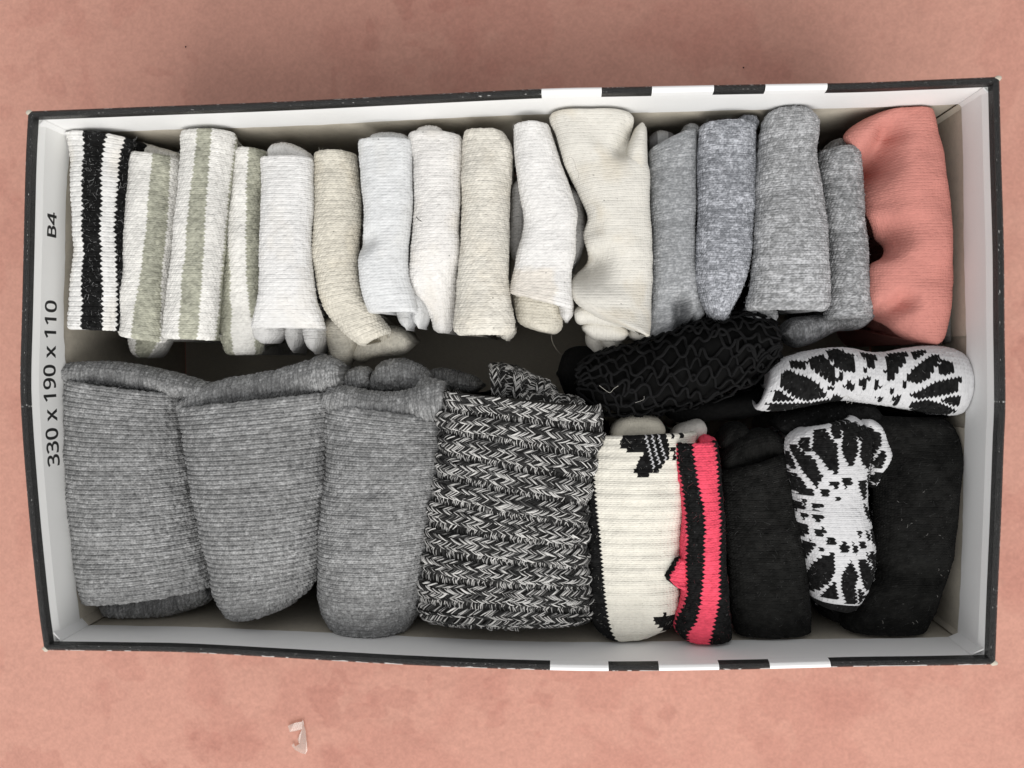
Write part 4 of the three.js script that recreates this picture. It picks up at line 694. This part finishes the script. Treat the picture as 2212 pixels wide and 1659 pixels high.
patch9.push(poly(9, [[150, 1490], [300, 1500], [480, 1548], [560, 1535], [640, 1470], [760, 1400], [760, 1750], [150, 1750]]));
const snow = plain(C.snow, 0.07);
{
  const g = thing('folded_sock', 'black and white sock with a rayed pattern, its knitted folds standing upright beside the black socks', 'sock', 'black and white rayed pattern socks'), k = K(1.35, 1.2, 0.26, { ribW: 0.7 });
  g.userData.label = 'upright black and white rayed-pattern sock standing among the plain black socks';
  const col = (c) => (c.t > 0.955 || patch9.some((q) => near(q, c.rx + (Math.abs(c.fx - 0.5) * 2 - 0.5) * 4, c.ry, 1.9)) ? blackYarn(c) : snow(c));
  const b = piece(g, 'outer_fold', { z: 8, h: [98, 100, 99, 97, 95], drop: 10, n: 2.3, k, seed: 241, r: 2.5, picture: 1, texel: 0.16, st: [[345, 490, 625, 425], [308, 545, 690, 510], [318, 650, 692, 640], [338, 770, 672, 770], [350, 870, 682, 880], [375, 980, 705, 990], [395, 1100, 708, 1100], [408, 1200, 682, 1200], [425, 1265, 615, 1308]], color: col });
  fuzz(g, b, 250, [0.6, 0.6, 0.6], 124, 0.9);
  piece(g, 'side_fold', { z: 8, h: [92, 92, 88], drop: 9, n: 2.2, k, seed: 242, r: 3, picture: 1, texel: 0.16, st: [[600, 440, 700, 445], [620, 490, 765, 520], [640, 590, 782, 595], [650, 680, 748, 690], [660, 740, 695, 752]], color: col });
  piece(g, 'side_fold', { z: 8, h: 82, drop: 8, k, seed: 243, r: 3, picture: 1, texel: 0.16, st: [[650, 850, 690, 850], [650, 890, 750, 900], [660, 980, 755, 980], [660, 1080, 730, 1090], [650, 1180, 700, 1180]], color: col });
  piece(g, 'toe_fold', { z: 8, h: 80, drop: 8, k, seed: 244, r: 3, color: blackYarn, st: [[440, 1230, 640, 1230], [450, 1310, 600, 1310], [490, 1345, 560, 1340]] });
  piece(g, 'upper_fold', { z: 8, h: 88, drop: 8, k, seed: 245, r: 4, color: blackYarn, st: [[250, 440, 290, 520], [380, 400, 400, 540], [520, 375, 540, 520], [660, 370, 680, 500], [740, 430, 740, 500]] });
}
{
  const g = thing('folded_sock', 'black and white rayed-pattern sock lying crosswise below the salmon sock', 'sock', 'black and white rayed pattern socks'), k = K(1.35, 1.2, 0.26, { ribW: 0.7 });
  const col = (c) => (patch10.some((q) => near(q, c.rx, c.ry + (Math.abs(c.fx - 0.5) * 2 - 0.5) * 4, 2.0)) ? blackYarn(c) : snow(c));
  const b = piece(g, 'outer_fold', { z: 8, h: [94, 97, 98, 97, 95], drop: 10, n: 2.2, k, seed: 251, r: 2, picture: 1, texel: 0.16, st: [[243, 212, 162, 412], [300, 172, 290, 412], [420, 143, 430, 385], [560, 122, 560, 362], [700, 148, 690, 376], [850, 128, 845, 402], [980, 120, 980, 420], [1080, 138, 1085, 425], [1132, 190, 1140, 380]], color: col });
  fuzz(g, b, 250, [0.6, 0.6, 0.6], 125, 0.9);
  piece(g, 'lower_fold', { z: 8, h: 82, drop: 8, k, seed: 252, r: 3, color: (c) => (Math.abs(frac(c.a / 9 + 0.3 * Math.sin(c.l / 7)) - 0.5) < 0.06 ? snow(c) : blackYarn(c)), st: [[870, 360, 885, 410], [930, 350, 940, 438], [1000, 350, 1010, 440], [1060, 360, 1070, 420]] });
}
// ---- big black one in the corner
{
  const g = thing('folded_sock', 'big soft black folded sock with pale lint in the lower right corner', 'sock', LOW), k = K(1.2, 1.2, 0.22, { ribW: 0.6 });
  const b = piece(g, 'outer_fold', { z: 8, h: [94, 97, 96, 93, 90], drop: 12, n: 2.3, k, seed: 261, r: 4, wob: 1.1, st: [[690, 430, 1052, 440], [700, 520, 1098, 540], [720, 620, 1108, 640], [720, 800, 1098, 800], [712, 980, 1078, 980], [690, 1140, 1052, 1160], [600, 1260, 1000, 1270], [560, 1370, 962, 1370], [680, 1452, 935, 1452]], depth: 0.5, color: blackKnit(0.95), dents: [[720, 1130, 1040, 1185, 4, 4], [800, 620, 1060, 540, 6, 3]] });
  fuzz(g, b, 600, [0.07, 0.07, 0.07], 126);
  // pale lint caught on the knit
  const r = rng(9), im = [];
  for (const [x, y] of [[832, 900], [876, 915], [948, 968], [1003, 972], [1000, 1125], [1010, 1150], [1040, 1130], [990, 1245], [900, 1360], [885, 1365], [860, 930], [930, 775], [815, 820], [745, 1362]]) { const p = at(zx(8, x), zy(8, y), 0.0968), t = r() * 6.3, L = (0.25 + 0.6 * r() * r()) * MM, c = new THREE.QuadraticBezierCurve3(p.clone().add(new THREE.Vector3(-L * Math.cos(t), 0, -L * Math.sin(t))), p.clone().add(new THREE.Vector3(L * (r() - 0.5), 0.0005, L * (r() - 0.5))), p.clone().add(new THREE.Vector3(L * Math.cos(t + r()), 0, L * Math.sin(t + r())))); im.push(new THREE.TubeGeometry(c, 6, 0.07 * MM, 4)); }
  const lm = mesh('lint', mergeGeometries(im), new THREE.MeshStandardMaterial({ color: new THREE.Color(0.17, 0.165, 0.155), roughness: 1 }), g); lm.userData.kind = 'stuff';
}
// ---- black net sock
{
  const g = thing('net_sock', 'rolled black open-net sock lying crosswise in the middle of the box', 'sock');
  const coreMat = clothMat(dataTex(64, 64, (x, y) => mul([0.005, 0.005, 0.005], 0.7 + 0.6 * hash(x, y, 5))), { sheen: 0.02 }), netMat = new THREE.MeshPhysicalMaterial({ color: new THREE.Color(0.013, 0.013, 0.0135), roughness: 1, specularIntensity: 0.25, bumpMap: clothBump, bumpScale: 0.0003 });
  const st = [[92, 325, 98, 355], [150, 245, 160, 425], [260, 198, 270, 472], [400, 172, 420, 480], [550, 122, 580, 445], [700, 72, 740, 402], [850, 38, 880, 338], [960, 62, 985, 255], [1012, 130, 1018, 190]];
  const b = piece(g, 'inner_roll', { z: 7, h: [83, 88, 90, 90, 88], drop: 14, n: 2.1, k: null, mat: coreMat, seed: 271, r: 4, wob: 1.4, st });
  const tubes = [], l1 = b.lenMM, a0 = b.domeA[0] - 6, a1 = b.domeA[1] + 6, dA = 3.0, lam = 6.2, am = (a0 + a1) / 2, N = Math.round((a1 - a0) / dA) + 14;
  for (let q = 0; q < N; q++) {
    let pts = [];
    const flush = () => { if (pts.length > 4) tubes.push(new THREE.TubeGeometry(new THREE.CatmullRomCurve3(pts), pts.length * 2, (0.42 + 0.15 * hash(q, pts.length, 3)) * MM, 6)); pts = []; };
    for (let x = 0; x <= l1; x += 0.8) {                          // strands that meet and part again, drawn aslant
      const ph = x / lam + 0.5 * (q & 1), tri = clamp(1.7 * (Math.abs(frac(ph) * 2 - 1) * 2 - 1), -1, 1);
      const row = (q + 0.5 - N / 2) * dA + tri * dA * 0.56 + 2.0 * noise(x / 6, q * 0.7, 55) + 4.5 * noise(x / 24, q / 4, 56);
      const a = am + row + 0.42 * (x - l1 / 2), l = x - 0.30 * (row) + 2.2 * noise(x / 6, q * 1.3, 57);
      const sh = Math.sin(PI * clamp(l / l1, 0.03, 0.97)) ** 0.3;
      if (l < 1 || l > l1 - 1 || a < a0 || a > a1) { flush(); continue; }
      const p = b.surf(l, am + (a - am) * sh); pts.push(p.p.addScaledVector(p.n, (1.6 + 1.1 * noise(x / 4, q, 58)) * MM));
    }
    flush();
  }
  mesh('net', mergeGeometries(tubes), netMat, g);
  piece(g, 'toe_fold', { z: 7, h: 74, drop: 10, k: null, mat: coreMat, seed: 272, r: 5, st: [[12, 270, 20, 330], [50, 195, 60, 400], [130, 170, 140, 430], [220, 190, 220, 430]] });
  piece(g, 'lower_fold', { z: 7, h: 78, drop: 9, k: null, mat: coreMat, seed: 273, r: 4, st: [[500, 430, 500, 500], [600, 420, 610, 525], [720, 400, 720, 510], [860, 380, 860, 500], [960, 360, 960, 480]] });
}
// ---- stray hairs, a scrap of film and two crumbs
function hair(label, z, pts, h, col, rad = 0.05) {
  const c = new THREE.CatmullRomCurve3(pts.map(([x, y], i) => { const p = at(zx(z, x), zy(z, y), (Array.isArray(h) ? curve(h, i / (pts.length - 1)) : h) * MM); return p; }));
  const m = mesh(numbered('hair'), new THREE.TubeGeometry(c, pts.length * 8, rad * MM, 5), new THREE.MeshStandardMaterial({ color: new THREE.Color(...col), roughness: 0.5 }), scene); return tag(m, label, 'hair');
}
hair('fine pale hair hanging in the gap left of the net sock', 3, [[452, 1470], [455, 1500], [480, 1550], [520, 1585], [570, 1608], [615, 1622]], [82, 80, 60, 55], [0.4, 0.36, 0.3]);
hair('dark curled hair arched over the top of the bright white ribbed sock', 2, [[168, 290], [172, 262], [200, 243], [240, 242], [262, 262]], [90, 93, 90], [0.06, 0.05, 0.045]);
hair('short dark hair stuck on the white sock that narrows to a tail', 2, [[1062, 712], [1075, 728], [1096, 742]], 98, [0.02, 0.018, 0.015], 0.14);
hair('thin hair lying in loops on the large smooth ivory sock', 3, [[545, 500], [545, 480], [560, 470], [580, 490], [590, 530], [607, 560], [600, 595]], [98.5, 99], [0.12, 0.1, 0.08], 0.035);
hair('pale bent thread lying on the left half of the net sock', 12, [[455, 705], [500, 740], [548, 768], [590, 730], [625, 708]], 93.5, [0.5, 0.48, 0.42], 0.06);
hair('pale curved thread near the lower edge of the net sock', 12, [[778, 860], [830, 842], [855, 830], [858, 800]], 93, [0.45, 0.43, 0.4], 0.05);
hair('tangled pale thread between the two rayed-pattern socks', 8, [[560, 350], [590, 345], [600, 365], [585, 375], [590, 352], [612, 360], [605, 380]], 99, [0.35, 0.34, 0.32], 0.07);
{
  const P = [[525, 590], [720, 500], [950, 462], [960, 400], [1000, 600], [1040, 720], [1075, 1000], [1100, 1280], [1050, 1400], [900, 1370], [760, 1290], [690, 1230], [630, 1160], [700, 1090], [740, 1190], [860, 1110], [805, 985], [860, 870], [930, 690], [760, 740], [590, 762]];
  const V = P.map(([x, y]) => at((x / 11.85 + 660) * 0.8848, (y / 11.85 + 1720) * 0.8848, 0.0)), c0 = V[0], sh = new THREE.Shape(V.map((v) => new THREE.Vector2((v.x - c0.x) * 1000, -(v.z - c0.z) * 1000)));
  const g = new THREE.ExtrudeGeometry(sh, { depth: 0.12, bevelEnabled: false, curveSegments: 2, steps: 1 }); g.rotateX(-PI / 2); g.scale(MM, MM, MM); g.translate(c0.x, 0.0006, c0.z);
  const p = g.attributes.position; for (let i = 0; i < p.count; i++) p.setY(i, p.getY(i) + 0.0010 * (0.5 + 0.5 * noise(p.getX(i) * 300, p.getZ(i) * 300, 7)));
  g.computeVertexNormals();
  const m = mesh('film_scrap', g, new THREE.MeshPhysicalMaterial({ color: new THREE.Color(0.92, 0.88, 0.84), roughness: 0.22, transmission: 0.82, thickness: 0, specularIntensity: 1 }), scene); tag(m, 'torn scrap of clear film lying on the pink suede below the box', 'plastic scrap');
}
for (const [x, y, l] of [[401, 101, 'tiny dark crumb on the suede above the left half of the box'], [1606, 146, 'tiny dark crumb on the suede above the black bars of the rim']]) {
  const s = new THREE.IcosahedronGeometry(0.00032, 1), q = s.attributes.position; for (let i = 0; i < q.count; i++) q.setXYZ(i, q.getX(i) * (1 + 0.4 * noise(q.getZ(i) * 4000, 1, 3)), q.getY(i) * 0.7, q.getZ(i) * 1.3);
  const p = at(x, y, 0.0004), m = mesh(numbered('crumb'), s, new THREE.MeshStandardMaterial({ color: new THREE.Color(0.06, 0.03, 0.025), roughness: 1 }), scene); m.position.copy(p); tag(m, l, 'crumb');
}
// ---------------------------------------------------------------- draw
renderer.render(scene, camera);
